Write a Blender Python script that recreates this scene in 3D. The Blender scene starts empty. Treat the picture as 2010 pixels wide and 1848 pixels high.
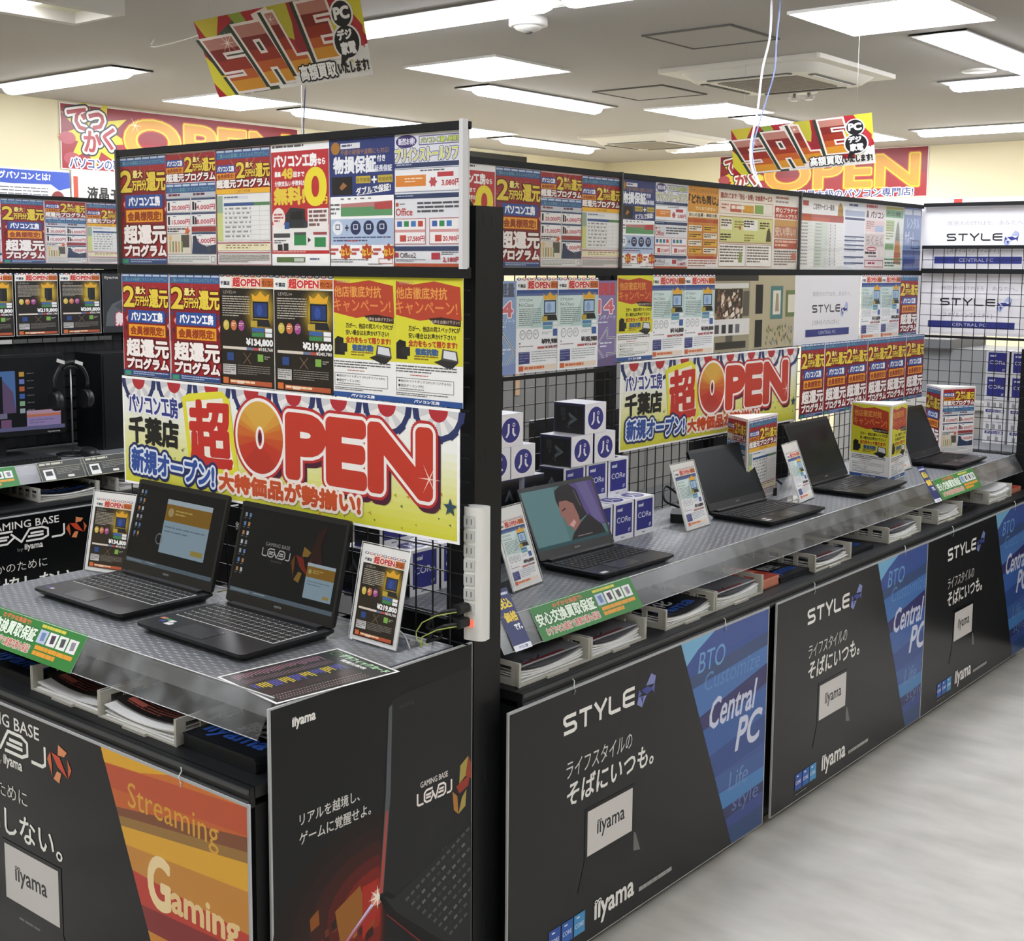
import bpy, math, random
from mathutils import Matrix, Vector
random.seed(7)
SC = bpy.context.scene
COL = SC.collection
# ------------------------------------------------------------------ camera
R2 = (0.7733295761, 0.6339550294, 0.0078985673)
U2 = (-0.0825834025, 0.0883715830, 0.9926582720)
FW = (-0.6286026951, 0.7683042912, -0.1206944522)
cd = bpy.data.cameras.new('camera')
cam = bpy.data.objects.new('camera', cd); COL.objects.link(cam)
cam.matrix_world = Matrix(((R2[0], U2[0], -FW[0], 0), (R2[1], U2[1], -FW[1], 0), (R2[2], U2[2], -FW[2], 1.69), (0, 0, 0, 1)))
cd.sensor_fit = 'HORIZONTAL'; cd.sensor_width = 36.0
cd.lens = 2532.12 / 2010 * 36.0
cd.shift_y = -(924 - 832.04) / 2010
cd.clip_start = 0.05
SC.camera = cam
# ------------------------------------------------------------------ world, exposure
w = bpy.data.worlds.new('world'); SC.world = w; w.use_nodes = True
w.node_tree.nodes['Background'].inputs[0].default_value = (0.6, 0.62, 0.65, 1)
w.node_tree.nodes['Background'].inputs[1].default_value = 0.15
SC.view_settings.view_transform = 'Standard'; SC.view_settings.look = 'None'
SC.view_settings.exposure = 1.35; SC.view_settings.gamma = 1.0
SC.view_settings.use_curve_mapping = False
SC.cycles.max_bounces = 7; SC.cycles.diffuse_bounces = 4; SC.cycles.glossy_bounces = 3; SC.cycles.transparent_max_bounces = 14
LAMP = 9.0      # radiance of the lamp diffusers

# ------------------------------------------------------------------ materials
_m = {}
def lin(h):
    h = h.lstrip('#'); v = []
    for i in (0, 2, 4):
        c = int(h[i:i+2], 16) / 255
        v.append(c / 12.92 if c <= .04045 else ((c + .055) / 1.055) ** 2.4)
    return (*v, 1)
def M(h, rough=.55, metal=0, emit=0, spec=.5):
    k = (h, rough, metal, emit, spec)
    if k in _m: return _m[k]
    m = bpy.data.materials.new('surface_' + h.lstrip('#')); m.use_nodes = True
    b = m.node_tree.nodes['Principled BSDF']
    b.inputs['Base Color'].default_value = lin('#101113') if emit else lin(h)
    b.inputs['Roughness'].default_value = rough
    b.inputs['Metallic'].default_value = metal
    b.inputs['Specular IOR Level'].default_value = spec
    if emit:
        b.inputs['Emission Color'].default_value = lin(h)
        b.inputs['Emission Strength'].default_value = emit
    _m[k] = m; return m
def nodes(m):
    nt = m.node_tree; return nt, nt.nodes, nt.links, nt.nodes['Principled BSDF']
def noise_mat(name, c1, c2, scale, rough=.5, stretch=(1, 1, 1), detail=6, bump=0, spec=.5, metal=0, rr=None, lo=.35, hi=.65):
    m = bpy.data.materials.new(name); m.use_nodes = True
    nt, N, L, b = nodes(m)
    tc = N.new('ShaderNodeTexCoord'); mp = N.new('ShaderNodeMapping'); mp.inputs['Scale'].default_value = stretch
    nz = N.new('ShaderNodeTexNoise'); nz.inputs['Scale'].default_value = scale; nz.inputs['Detail'].default_value = detail
    cr = N.new('ShaderNodeValToRGB'); cr.color_ramp.elements[0].color = lin(c1); cr.color_ramp.elements[1].color = lin(c2)
    cr.color_ramp.elements[0].position = lo; cr.color_ramp.elements[1].position = hi
    L.new(tc.outputs['Object'], mp.inputs[0]); L.new(mp.outputs[0], nz.inputs['Vector']); L.new(nz.outputs[0], cr.inputs[0])
    L.new(cr.outputs[0], b.inputs['Base Color'])
    b.inputs['Roughness'].default_value = rough; b.inputs['Specular IOR Level'].default_value = spec; b.inputs['Metallic'].default_value = metal
    if bump:
        bp = N.new('ShaderNodeBump'); bp.inputs['Strength'].default_value = bump; bp.inputs['Distance'].default_value = .01
        L.new(nz.outputs[0], bp.inputs['Height']); L.new(bp.outputs[0], b.inputs['Normal'])
    if rr:
        mr = N.new('ShaderNodeMapRange'); mr.inputs['To Min'].default_value = rr[0]; mr.inputs['To Max'].default_value = rr[1]
        L.new(nz.outputs[0], mr.inputs['Value']); L.new(mr.outputs[0], b.inputs['Roughness'])
    return m
# thin clear plastic: see-through with a gloss that grows at grazing angles
def clear_mat(name, tint='#ffffff', base=.05, haze=0, wave=0, rough=.03, hz='#c8ccd0', scale=6):
    m = bpy.data.materials.new(name); m.use_nodes = True
    nt = m.node_tree; N = nt.nodes; L = nt.links; N.remove(N['Principled BSDF'])
    out = N['Material Output']
    tr = N.new('ShaderNodeBsdfTransparent'); tr.inputs[0].default_value = lin(tint)
    gl = N.new('ShaderNodeBsdfGlossy'); gl.inputs['Roughness'].default_value = rough
    # two-sided Schlick reflectance of a thin sheet
    ge = N.new('ShaderNodeNewGeometry'); vd = N.new('ShaderNodeVectorMath'); vd.operation = 'DOT_PRODUCT'
    L.new(ge.outputs['Incoming'], vd.inputs[0]); L.new(ge.outputs['Normal'], vd.inputs[1])
    def mth(op, a, b=None):
        n = N.new('ShaderNodeMath'); n.operation = op; n.use_clamp = False
        for k, q in ((0, a), (1, b)):
            if q is None: continue
            if isinstance(q, (int, float)): n.inputs[k].default_value = q
            else: L.new(q, n.inputs[k])
        return n.outputs[0]
    om = mth('SUBTRACT', 1.0, mth('ABSOLUTE', vd.outputs['Value']))
    refl = mth('ADD', mth('MULTIPLY', mth('POWER', om, 5.0), .9), base)
    mx = N.new('ShaderNodeMixShader'); L.new(refl, mx.inputs[0])
    tc = N.new('ShaderNodeTexCoord'); nz = N.new('ShaderNodeTexNoise'); nz.inputs['Scale'].default_value = scale; nz.inputs['Detail'].default_value = 5
    L.new(tc.outputs['Object'], nz.inputs['Vector'])
    src = tr
    if haze:
        df = N.new('ShaderNodeBsdfDiffuse'); df.inputs[0].default_value = lin(hz)
        m2 = N.new('ShaderNodeMixShader'); mr = N.new('ShaderNodeMapRange')
        mr.inputs['From Min'].default_value = .45; mr.inputs['From Max'].default_value = .75
        mr.inputs['To Min'].default_value = haze * .15; mr.inputs['To Max'].default_value = haze
        L.new(nz.outputs[0], mr.inputs['Value']); L.new(mr.outputs[0], m2.inputs[0])
        L.new(tr.outputs[0], m2.inputs[1]); L.new(df.outputs[0], m2.inputs[2]); src = m2
    if wave:
        n3 = N.new('ShaderNodeTexNoise'); n3.inputs['Scale'].default_value = 2.2; n3.inputs['Detail'].default_value = 1
        L.new(tc.outputs['Object'], n3.inputs['Vector'])
        bp = N.new('ShaderNodeBump'); bp.inputs['Strength'].default_value = wave; bp.inputs['Distance'].default_value = .1
        L.new(n3.outputs[0], bp.inputs['Height']); L.new(bp.outputs[0], gl.inputs['Normal'])
    L.new(src.outputs[0], mx.inputs[1]); L.new(gl.outputs[0], mx.inputs[2]); L.new(mx.outputs[0], out.inputs[0])
    return m
def emit_mat(name, h, s):
    m = bpy.data.materials.new(name); m.use_nodes = True
    b = m.node_tree.nodes['Principled BSDF']; b.inputs['Base Color'].default_value = lin('#f4f4f0')
    b.inputs['Emission Color'].default_value = lin(h); b.inputs['Emission Strength'].default_value = s
    return m
LIGHT = emit_mat('lamp_diffuser_glow', '#f3f6ff', LAMP)
LIGHTP = emit_mat('lamp_panel_glow', '#f5f8ff', LAMP)
BLK = M('#141517', .45, 0, 0, .3); BLK2 = M('#0e0f11', .6, 0, 0, .3); BLKG = M('#202224', .25)
MATTE = M('#0d0e10', .7)
def plate_mat():
    m = bpy.data.materials.new('embossed_grey_counter'); m.use_nodes = True
    nt, N, L, b = nodes(m)
    b.inputs['Base Color'].default_value = lin('#85888b'); b.inputs['Roughness'].default_value = .38; b.inputs['Metallic'].default_value = .25
    tc = N.new('ShaderNodeTexCoord')
    hs = []
    for rot, off in ((.785, 0), (-.785, .5)):
        mp = N.new('ShaderNodeMapping'); mp.inputs['Rotation'].default_value = (0, 0, rot); mp.inputs['Scale'].default_value = (1, 2.2, 1)
        vo = N.new('ShaderNodeTexVoronoi'); vo.inputs['Scale'].default_value = 34; vo.inputs['Randomness'].default_value = .05
        L.new(tc.outputs['Object'], mp.inputs[0]); L.new(mp.outputs[0], vo.inputs['Vector'])
        mr = N.new('ShaderNodeMapRange'); mr.inputs['From Min'].default_value = .12; mr.inputs['From Max'].default_value = .34
        mr.inputs['To Min'].default_value = 1; mr.inputs['To Max'].default_value = 0
        L.new(vo.outputs['Distance'], mr.inputs['Value']); hs.append(mr)
    mx = N.new('ShaderNodeMath'); mx.operation = 'MAXIMUM'; L.new(hs[0].outputs[0], mx.inputs[0]); L.new(hs[1].outputs[0], mx.inputs[1])
    bp = N.new('ShaderNodeBump'); bp.inputs['Strength'].default_value = .5; bp.inputs['Distance'].default_value = .002
    L.new(mx.outputs[0], bp.inputs['Height']); L.new(bp.outputs[0], b.inputs['Normal'])
    mc = N.new('ShaderNodeMixRGB'); mc.inputs[1].default_value = lin('#75787c'); mc.inputs[2].default_value = lin('#93969a')
    L.new(mx.outputs[0], mc.inputs[0]); L.new(mc.outputs[0], b.inputs['Base Color'])
    return m
PLATE = plate_mat()
FLOORM = noise_mat('pale_vinyl_floor', '#c4c0b8', '#dedad2', 5.0, .4, (.8, 1.6, 1), 9, rr=(.3, .5), lo=.3, hi=.68)
CEILM = M('#b4b0aa', .9, spec=.1)
WALLM = M('#e9dfbd', .85, spec=.15)
PANE = clear_mat('clear_header_sheet', base=.05, wave=.25, rough=.02)
RAILM = clear_mat('scuffed_clear_acrylic', base=.05, haze=.42, rough=.2, hz='#a8abae', scale=9)
ACRY = clear_mat('clear_acrylic', base=.05)
WIRE = M('#141518', .4)

# ------------------------------------------------------------------ mesh builder
class MB:
    def __init__(s): s.v = []; s.f = []; s.m = []; s.sm = []; s.mats = []
    def mi(s, m):
        if m not in s.mats: s.mats.append(m)
        return s.mats.index(m)
    def face(s, idx, m, smooth=False): s.f.append(idx); s.m.append(s.mi(m)); s.sm.append(smooth)
    def quad(s, pts, m):
        n = len(s.v); s.v += [tuple(p) for p in pts]; s.face(list(range(n, n + len(pts))), m)
    def box(s, x0, x1, y0, y1, z0, z1, m, mt=None):
        n = len(s.v); s.v += [(x, y, z) for z in (z0, z1) for y in (y0, y1) for x in (x0, x1)]
        fs = [(0, 2, 3, 1), (4, 5, 7, 6), (0, 1, 5, 4), (2, 6, 7, 3), (0, 4, 6, 2), (1, 3, 7, 5)]
        for k, f in enumerate(fs): s.face([n + i for i in f], (mt or m) if k == 1 else m)
        return s
    def hexa(s, p, m):   # 8 points: bottom 4 ring, top 4 ring
        n = len(s.v); s.v += [tuple(q) for q in p]
        for f in ((3, 2, 1, 0), (4, 5, 6, 7), (0, 1, 5, 4), (1, 2, 6, 5), (2, 3, 7, 6), (3, 0, 4, 7)): s.face([n + i for i in f], m)
        return s
    def prism(s, poly, z0, z1, m, axis='z', mcap=None, smooth=False):
        n = len(s.v); k = len(poly)
        def P(a, b, c): return {'z': (a, b, c), 'y': (a, c, b), 'x': (c, a, b)}[axis]
        s.v += [P(a, b, z0) for a, b in poly] + [P(a, b, z1) for a, b in poly]
        s.face([n + i for i in range(k)][::-1], mcap or m); s.face([n + k + i for i in range(k)], mcap or m)
        for i in range(k):
            j = (i + 1) % k; s.face([n + i, n + j, n + k + j, n + k + i], m, smooth)
        return s
    def tube(s, pts, r, m, seg=8, cap=True):
        pts = [Vector(p) for p in pts]; n0 = len(s.v)
        up = Vector((0, 0, 1))
        for i, p in enumerate(pts):
            t = (pts[min(i + 1, len(pts) - 1)] - pts[max(i - 1, 0)]).normalized()
            a = t.cross(up)
            if a.length < .05: a = t.cross(Vector((1, 0, 0)))
            a.normalize(); b = t.cross(a).normalized()
            rr = r[i] if isinstance(r, (list, tuple)) else r
            for k in range(seg):
                an = 2 * math.pi * k / seg
                s.v.append(tuple(p + a * math.cos(an) * rr + b * math.sin(an) * rr))
        for i in range(len(pts) - 1):
            for k in range(seg):
                q = n0 + i * seg; s.face([q + k, q + (k + 1) % seg, q + seg + (k + 1) % seg, q + seg + k], m, True)
        if cap:
            s.face([n0 + k for k in range(seg)][::-1], m); s.face([n0 + (len(pts) - 1) * seg + k for k in range(seg)], m)
        return s
    def lathe(s, prof, c, m, seg=24):
        n0 = len(s.v)
        for r, z in prof:
            for k in range(seg):
                a = 2 * math.pi * k / seg; s.v.append((c[0] + r * math.cos(a), c[1] + r * math.sin(a), c[2] + z))
        for i in range(len(prof) - 1):
            for k in range(seg):
                q = n0 + i * seg; s.face([q + k, q + (k + 1) % seg, q + seg + (k + 1) % seg, q + seg + k], m, True)
        s.face([n0 + k for k in range(seg)][::-1], m); s.face([n0 + (len(prof) - 1) * seg + k for k in range(seg)], m)
        return s
    def mesh(s, name):
        me = bpy.data.meshes.new(name); me.from_pydata(s.v, [], s.f)
        for m in s.mats: me.materials.append(m)
        me.polygons.foreach_set('material_index', s.m); me.polygons.foreach_set('use_smooth', s.sm)
        me.update(); return me
    def build(s, name, parent=None, loc=(0, 0, 0), rz=0, label=None):
        o = bpy.data.objects.new(name, s.mesh(name)); COL.objects.link(o)
        o.location = loc; o.rotation_euler = (0, 0, rz)
        if parent: o.parent = parent
        if label: o['label'] = label
        return o
def box(*a, **k): return MB().box(*a, **k)
def rrect(w, h, r, n=5, cx=0, cy=0):
    p = []
    for (sx, sy, a0) in ((1, 1, 0), (-1, 1, 90), (-1, -1, 180), (1, -1, 270)):
        for i in range(n + 1):
            a = math.radians(a0 + 90 * i / n)
            p.append((cx + sx * (w / 2 - r) + r * math.cos(a), cy + sy * (h / 2 - r) + r * math.sin(a)))
    return p
def tag(o, label, cat, group=None):
    o['label'] = label; o['category'] = cat
    if group: o['group'] = group
    return o
def struct(o): o['kind'] = 'structure'; return o
def empty(name, loc=(0, 0, 0), rz=0):
    o = bpy.data.objects.new(name, None); COL.objects.link(o); o.location = loc; o.rotation_euler = (0, 0, rz); o.empty_display_size = .05
    return o
def dup(o, parent=None):
    c = o.copy(); COL.objects.link(c)
    if parent: c.parent = parent
    for ch in list(o.children): dup(ch, c)
    return c
ORD = ['first', 'second', 'third', 'fourth', 'fifth', 'sixth', 'seventh', 'eighth', 'ninth', 'tenth', 'eleventh', 'twelfth']

# ------------------------------------------------------------------ printed artwork
_tc = {}
def tmesh(s, off=0.0):
    k = (s, off)
    if k not in _tc:
        c = bpy.data.curves.new('t', 'FONT'); c.body = s; c.size = 1; c.resolution_u = 5 if len(s) < 5 and s.isascii() else 2; c.offset = off
        o = bpy.data.objects.new('t', c); me = bpy.data.meshes.new_from_object(o)
        v = [(p.co.x, p.co.y) for p in me.vertices]; f = [list(p.vertices) for p in me.polygons]
        bpy.data.objects.remove(o); bpy.data.curves.remove(c); bpy.data.meshes.remove(me)
        xs = [a for a, b in v] or [0, 1]; ys = [b for a, b in v] or [0, 1]
        x0, y0 = min(xs), min(ys); W = (max(xs) - x0) or 1; H = (max(ys) - y0) or 1
        _tc[k] = ([((a - x0) / W, (b - y0) / H) for a, b in v], f, W / H)
    return _tc[k]
class Art:
    """sheet W wide (m), art coordinates 0..100 across, y down; printed layers lie on the -y face"""
    def __init__(s, W, H, t=.0008, bg='#ffffff', edge='#f2f2f2', rough=.4, kind='p', emit=0, warp=None, spec=.5):
        s.W = W; s.H = H; s.k = W / 100; s.t = t; s.mb = MB(); s.L = 1; s.rough = rough; s.emit = emit; s.warp = warp; s.spec = spec
        s.hh = H / s.k
        e = M(edge if edge != 'none' else '#ffffff', .5)
        if warp is None: s.mb.box(-W / 2, W / 2, -t, 0, 0, H, e)
        else:
            if edge != 'none':
                q = [s.P(0, 0, -1 / 1), s.P(100, 0, -1), s.P(100, s.hh, -1), s.P(0, s.hh, -1)]
                s.mb.quad(q, e)
        if bg: s.rect(0, 0, 100, s.hh, bg)
    def P(s, x, y, L=None):
        L = s.L if L is None else L
        if s.warp: return s.warp(x / 100, y / s.hh, L)
        return (-s.W / 2 + x * s.k, -s.t - .00015 * L, s.H - y * s.k)
    def m(s, c): return M(c, s.rough, 0, s.emit, s.spec)
    def poly(s, pts, c, up=True):
        if up: s.L += .12 if up is True else up
        s.mb.quad([s.P(x, y) for x, y in pts], s.m(c))
    def rect(s, x0, y0, x1, y1, c, up=True): s.poly([(x0, y0), (x0, y1), (x1, y1), (x1, y0)], c, up)
    def circ(s, cx, cy, r, c, ry=None, n=20):
        ry = ry or r; s.poly([(cx + r * math.cos(2 * math.pi * i / n), cy + ry * math.sin(2 * math.pi * i / n)) for i in range(n)], c)
    def ring(s, cx, cy, r, w, c, ry=None, n=20):
        s.L += .15; ry = ry or r
        for i in range(n):
            a, b = 2 * math.pi * i / n, 2 * math.pi * (i + 1) / n
            s.mb.quad([s.P(cx + q * math.cos(t), cy + q2 * math.sin(t)) for t, q, q2 in ((a, r, ry), (b, r, ry), (b, r - w, ry - w), (a, r - w, ry - w))], s.m(c))
    def frame(s, x0, y0, x1, y1, w, c):
        s.L += .15
        for a in ((x0, y0, x1, y0 + w), (x0, y1 - w, x1, y1), (x0, y0, x0 + w, y1), (x1 - w, y0, x1, y1)): s.rect(*a, c, up=False)
    def star(s, cx, cy, r1, r2, n, c, rot=0, ky=1):
        s.L += .15; ctr = (cx, cy); p = []
        for i in range(2 * n):
            a = math.pi * i / n + rot; r = r1 if i % 2 == 0 else r2
            p.append((cx + r * math.cos(a), cy + r * ky * math.sin(a)))
        for i in range(2 * n): s.mb.quad([s.P(*ctr), s.P(*p[i]), s.P(*p[(i + 1) % (2 * n)])], s.m(c))
    def stroke(s, pts, w, c, joint=True):
        s.L += .15
        for (x0, y0), (x1, y1) in zip(pts, pts[1:]):
            dx, dy = x1 - x0, y1 - y0; d = math.hypot(dx, dy) or 1; nx, ny = -dy / d * w / 2, dx / d * w / 2
            s.mb.quad([s.P(x0 + nx, y0 + ny), s.P(x1 + nx, y1 + ny), s.P(x1 - nx, y1 - ny), s.P(x0 - nx, y0 - ny)], s.m(c))
        s.L += .04
        if joint:
            for x, y in pts[1:-1]:
                s.mb.quad([s.P(x + w / 2 * math.cos(a * math.pi / 4), y + w / 2 * math.sin(a * math.pi / 4)) for a in range(8)], s.m(c))
    def text(s, t, x, y0, y1, c, w=None, x1=None, bold=0, sk=0, rot=0, out=None, out2=None, off=0, al='l'):
        """bbox from y0 (top) to y1 (bottom); width to x1 or w, else natural"""
        v, f, asp = tmesh(t, off)
        h = y1 - y0
        if x1 is not None: w = x1 - x
        if w is None: w = asp * h
        if al == 'c': x = x - w / 2
        if al == 'r': x = x - w
        mid = (x + w / 2, (y0 + y1) / 2); cr, sr = math.cos(math.radians(rot)), math.sin(math.radians(rot))
        def put(dx, dy, col, dl=0):
            n = len(s.mb.v); L = s.L + dl
            for a, b in v:
                X = x + a * w + sk * h * (b - .5) + dx; Y = y1 - b * h + dy
                if rot: X, Y = mid[0] + (X - mid[0]) * cr - (Y - mid[1]) * sr, mid[1] + (X - mid[0]) * sr + (Y - mid[1]) * cr
                s.mb.v.append(s.P(X, Y, L))
            mi = s.mb.mi(s.m(col))
            for q in f: s.mb.f.append([n + i for i in q]); s.mb.m.append(mi); s.mb.sm.append(False)
        for o in (out2, out):
            if o:
                col, r = o; r = r + bold; s.L += .18; rr = r * s.k; nd = 28 if rr > .012 else (20 if rr > .005 else (12 if rr > .0016 else 6))
                for i in range(nd):
                    a = 2 * math.pi * i / nd; put(r * math.cos(a), r * math.sin(a), col, i * .02)
                s.L += nd * .02
                if r > 2.2:
                    for i in range(8): a = 2 * math.pi * i / 8; put(r * .5 * math.cos(a), r * .5 * math.sin(a), col, i * .02)
                    s.L += .16
        s.L += .18
        if bold:
            rr = bold * s.k; nd = 28 if rr > .009 else (20 if rr > .004 else (12 if rr > .0012 else (8 if rr > .0007 else 4)))
            for i in range(nd): an = 2 * math.pi * i / nd; put(bold * math.cos(an), bold * math.sin(an), c, i * .02)
            s.L += nd * .02
            if bold > 1: put(0, 0, c, 0)
        else: put(0, 0, c)
    def lines(s, x0, y0, x1, y1, n, c, fill=.45, gap=.15, seed=None):
        rnd = random.Random(seed if seed is not None else int(x0 * 7 + y0 * 13 + n))
        s.L += .15; ph = (y1 - y0) / n
        for i in range(n):
            x = x0; end = x0 + (x1 - x0) * (1 if i < n - 1 else .6)
            y = y0 + ph * i
            while x < end:
                l = rnd.uniform(1.2, 4) * ph * .8
                s.rect(x, y, min(x + l, end), y + ph * fill, c, up=False)
                x += l + ph * gap * 2
    def build(s, name, parent=None, loc=(0, 0, 0), rz=0, tilt=0, label=None):
        o = s.mb.build(name, parent, loc, rz, label); o.rotation_euler = (tilt, 0, rz); return o
# ------------------------------------------------------------------ printed designs
RED = '#a3262f'; NAVY = '#2b4585'; YEL = '#ecd14a'; ORG = '#f2a52a'
def shopname(a, x0, y0, x1, y1, c='#ffffff', bold=.5, out=None):
    a.text('パソコン工房', x0, y0, y1, c, x1=x1, bold=bold, out=out, sk=-.12)
def rays(a, cx, cy, x0, y0, x1, y1, c, n=18, seed=3):
    rnd = random.Random(seed); a.L += .2
    for i in range(n):
        t = math.pi * (i + rnd.random()) / n * 1.0; dx, dy = math.cos(t), -abs(math.sin(t))
        r0 = rnd.uniform(18, 30); r1 = r0 + rnd.uniform(15, 30)
        p = (cx + dx * r0, cy + dy * r0 * .6); q = (cx + dx * r1, cy + dy * r1 * .6)
        p = (min(max(p[0], x0), x1), min(max(p[1], y0), y1)); q = (min(max(q[0], x0), x1), min(max(q[1], y0), y1))
        a.stroke([p, q], .5, c, False)
def pills(a, y, c='#e8edf2', h=2.6):
    for i in range(6): a.rect(2 + i * 16.3, y, 2 + i * 16.3 + 14, y + h, c)
def back2(a, x0, y0, x1, y1, o='#5a1016'):
    """the '2 / max / 10,000 yen back' lockup"""
    w = x1 - x0; h = y1 - y0
    a.text('2', x0, y0, y1, YEL, x1=x0 + w * .25, bold=w * .012, out=(o, w * .02))
    a.text('最大', x0 + w * .28, y0 + h * .0, y0 + h * .36, '#f6e58a', x1=x0 + w * .5, bold=w * .005, out=(o, w * .01))
    a.text('万円分', x0 + w * .26, y0 + h * .48, y0 + h * .95, YEL, x1=x0 + w * .58, bold=w * .006, out=(o, w * .01))
    a.text('還元', x0 + w * .59, y0 + h * .12, y1, YEL, x1=x1, bold=w * .01, out=(o, w * .016))
def d_cho():
    a = Art(.203, .288, bg='#f4eeee'); H = a.hh
    a.rect(.8, .8, 99.2, H - .8, RED); a.rect(.8, .8, 99.2, 13, '#3d5c94'); pills(a, 2.2, '#c9d6e6'); a.text('ご購入のお客様にオススメのプログラム!', 4, 6.4, 11.4, '#7fc4b8', x1=96)
    rays(a, 50, 46, 1, 14, 99, 60, '#d98a72')
    a.rect(.8, 46, 99, 90, '#8a1c28')
    back2(a, 4, 19, 98, 46)
    for i, (x, y) in enumerate(((3, 52), (8, 62), (5, 75), (93, 56), (95, 70), (92, 80))): a.poly([(x, y), (x + 5, y - 4), (x + 4, y + 5)], ['#30497c', '#e6a0a0', '#4b2a33'][i % 3])
    a.rect(14, 51, 92, 68, '#28509c'); shopname(a, 20, 53.5, 86, 65.5, bold=.7)
    a.rect(14, 70.5, 92, 86.5, '#f0a630'); a.text('会員様限定!', 18, 73, 84.5, '#9a3a1c', x1=88, bold=.6)
    a.text('超還元', 9, 91, 114, '#fbf4f0', x1=97, bold=1.3, out=('#5e1118', 1.6))
    a.text('プログラム', 9, 117, 131, '#fbf0ee', x1=97, bold=1.1, out=('#5e1118', 1.3))
    a.rect(.8, 133.5, 99.2, H - .8, '#2d4a80'); a.rect(4, 135, 17, 140.5, '#3f9c74'); a.lines(22, 135, 97, 140.5, 2, '#b9c6dc')
    return a
def head(a, y0, top=True):
    a.rect(.8, y0, 99.2, y0 + 36, RED); rays(a, 50, y0 + 26, 1, y0, 99, y0 + 30, '#e2a184', seed=9)
    a.rect(2, y0 + 7, 36, y0 + 16, '#28509c'); shopname(a, 4, y0 + 8.2, 34, y0 + 14.8, bold=.35)
    a.rect(2, y0 + 17, 36, y0 + 24, '#f0a630'); a.text('会員様限定!', 4, y0 + 18, y0 + 23, '#9a3a1c', x1=34, bold=.3)
    back2(a, 39, y0 + 5, 98, y0 + 23)
    a.text('超還元プログラム', 2, y0 + 25, y0 + 34.5, '#fbf4f0', x1=98, bold=.6, out=('#5e1118', .8))
def band(a, y0):
    a.rect(.8, y0, 99.2, y0 + 12, '#3d5c94'); pills(a, y0 + 1.2, '#c9d6e6'); a.text('ご購入のお客様にオススメのプログラム!', 4, y0 + 5.4, y0 + 10.6, '#7fc4b8', x1=96)
def pcell(a, x0, y0, x1, y1, price, k):
    a.rect(x0, y0, x1, y1, '#f1efee'); a.rect(x0, y0, x1, y0 + 2.6, '#3a4c70'); a.lines(x0 + 12, y0 + 4, x0 + 24, y0 + 6, 1, '#40506a')
    a.rect(x0 + 2, y0 + 4.5, x0 + 6, y1 - 2, '#24262c')
    if k % 2: a.rect(x0 + 7, y0 + 6, x0 + 10, y1 - 2, '#24262c')
    a.text(price, x0 + 10, y1 - 8.5, y1 - 1.8, '#c24a58', x1=x1 - 1.5, bold=.3)
def d_sheet():
    a = Art(.203, .288, bg='#f4eeee'); H = a.hh
    head(a, 2); band(a, 39)
    a.rect(.8, 51, 99.2, 57, '#c8ccd4'); a.lines(6, 52, 44, 56, 1, '#7a3040', fill=.7); a.lines(55, 52, 92, 56, 1, '#5a3040', fill=.7)
    pcell(a, 2, 58, 49, 75, '20,000円', 0); pcell(a, 51, 58, 98, 75, '4,000円', 1)
    pcell(a, 2, 76, 49, 93, '15,000円', 0); pcell(a, 51, 76, 98, 93, '8,000円', 1)
    a.rect(51, 94, 98, 100, '#9c3a40'); a.rect(2, 95, 42, 102, '#e8e4e0'); a.lines(3, 95.5, 40, 101.5, 2, '#3c3c46', fill=.6)
    pcell(a, 51, 101, 98, 117, '2,000円', 0)
    a.rect(2, 103, 49, 128, '#ded6c8'); a.circ(8, 108, 3.5, '#e2c47a'); a.rect(30, 104, 46, 120, '#55504a'); a.star(42, 99, 6, 3, 5, '#d4653c')
    for i in range(5): a.rect(6 + i * 6, 112, 9 + i * 6, 126, ['#c7a860', '#7d9a5c', '#b77a50'][i % 3])
    a.poly([(51, 128), (53, 112), (59, 104), (64, 114), (80, 119), (98, 116), (98, 128)], '#2c3c5e'); a.circ(84, 122, 4, '#4a4c54')
    a.rect(2, 129.5, 98, H - 1.5, '#e4e4e2'); a.lines(4, 131, 84, H - 3, 4, '#80807e'); a.frame(88, 131, 96, H - 3, 1, '#8c8c8a')
    a.frame(.6, .6, 99.4, H - .6, .5, '#d88a8c')
    return a
def d_table():
    a = Art(.203, .288, bg='#f4eeee'); H = a.hh
    band(a, 1); head(a, 13); a.rect(.8, 49, 99.2, 55, '#f0b93a'); a.text('ご紹介特典', 36, 50.4, 53.8, '#8a5a1c', x1=64)
    a.rect(2, 57, 98, 112, '#eeeeec'); a.rect(2, 57, 13, 78, '#9cb49c'); a.rect(2, 78, 13, 112, '#cfd68a')
    a.rect(15, 58, 60, 62, '#d7dce4'); a.lines(16, 58.5, 58, 61.5, 1, '#4a5068'); a.rect(15, 66, 98, 70, '#3a5a92'); a.rect(70, 66, 98, 70, '#5a8a5a')
    for i in range(7):
        y = 72 + i * 5.6; a.rect(14, y + 4.6, 97, y + 4.9, '#b8b8b4'); a.lines(17, y, 96, y + 3, 1, '#9a9a98', fill=.7, gap=.6)
    for x in (32, 48, 64, 80): a.rect(x, 70, x + .4, 112, '#c2c2be')
    a.rect(2, 114, 98, 115, '#a83a44'); a.rect(2, 116, 98, 124, '#eee4c0'); a.lines(18, 117, 92, 123, 2, '#8a7a5a', gap=.5)
    a.rect(2, 126, 98, 127, '#a83a44'); a.lines(4, 129, 96, H - 3, 5, '#8c8c88'); a.frame(.6, .6, 99.4, H - .6, .6, '#c46a70')
    return a
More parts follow.
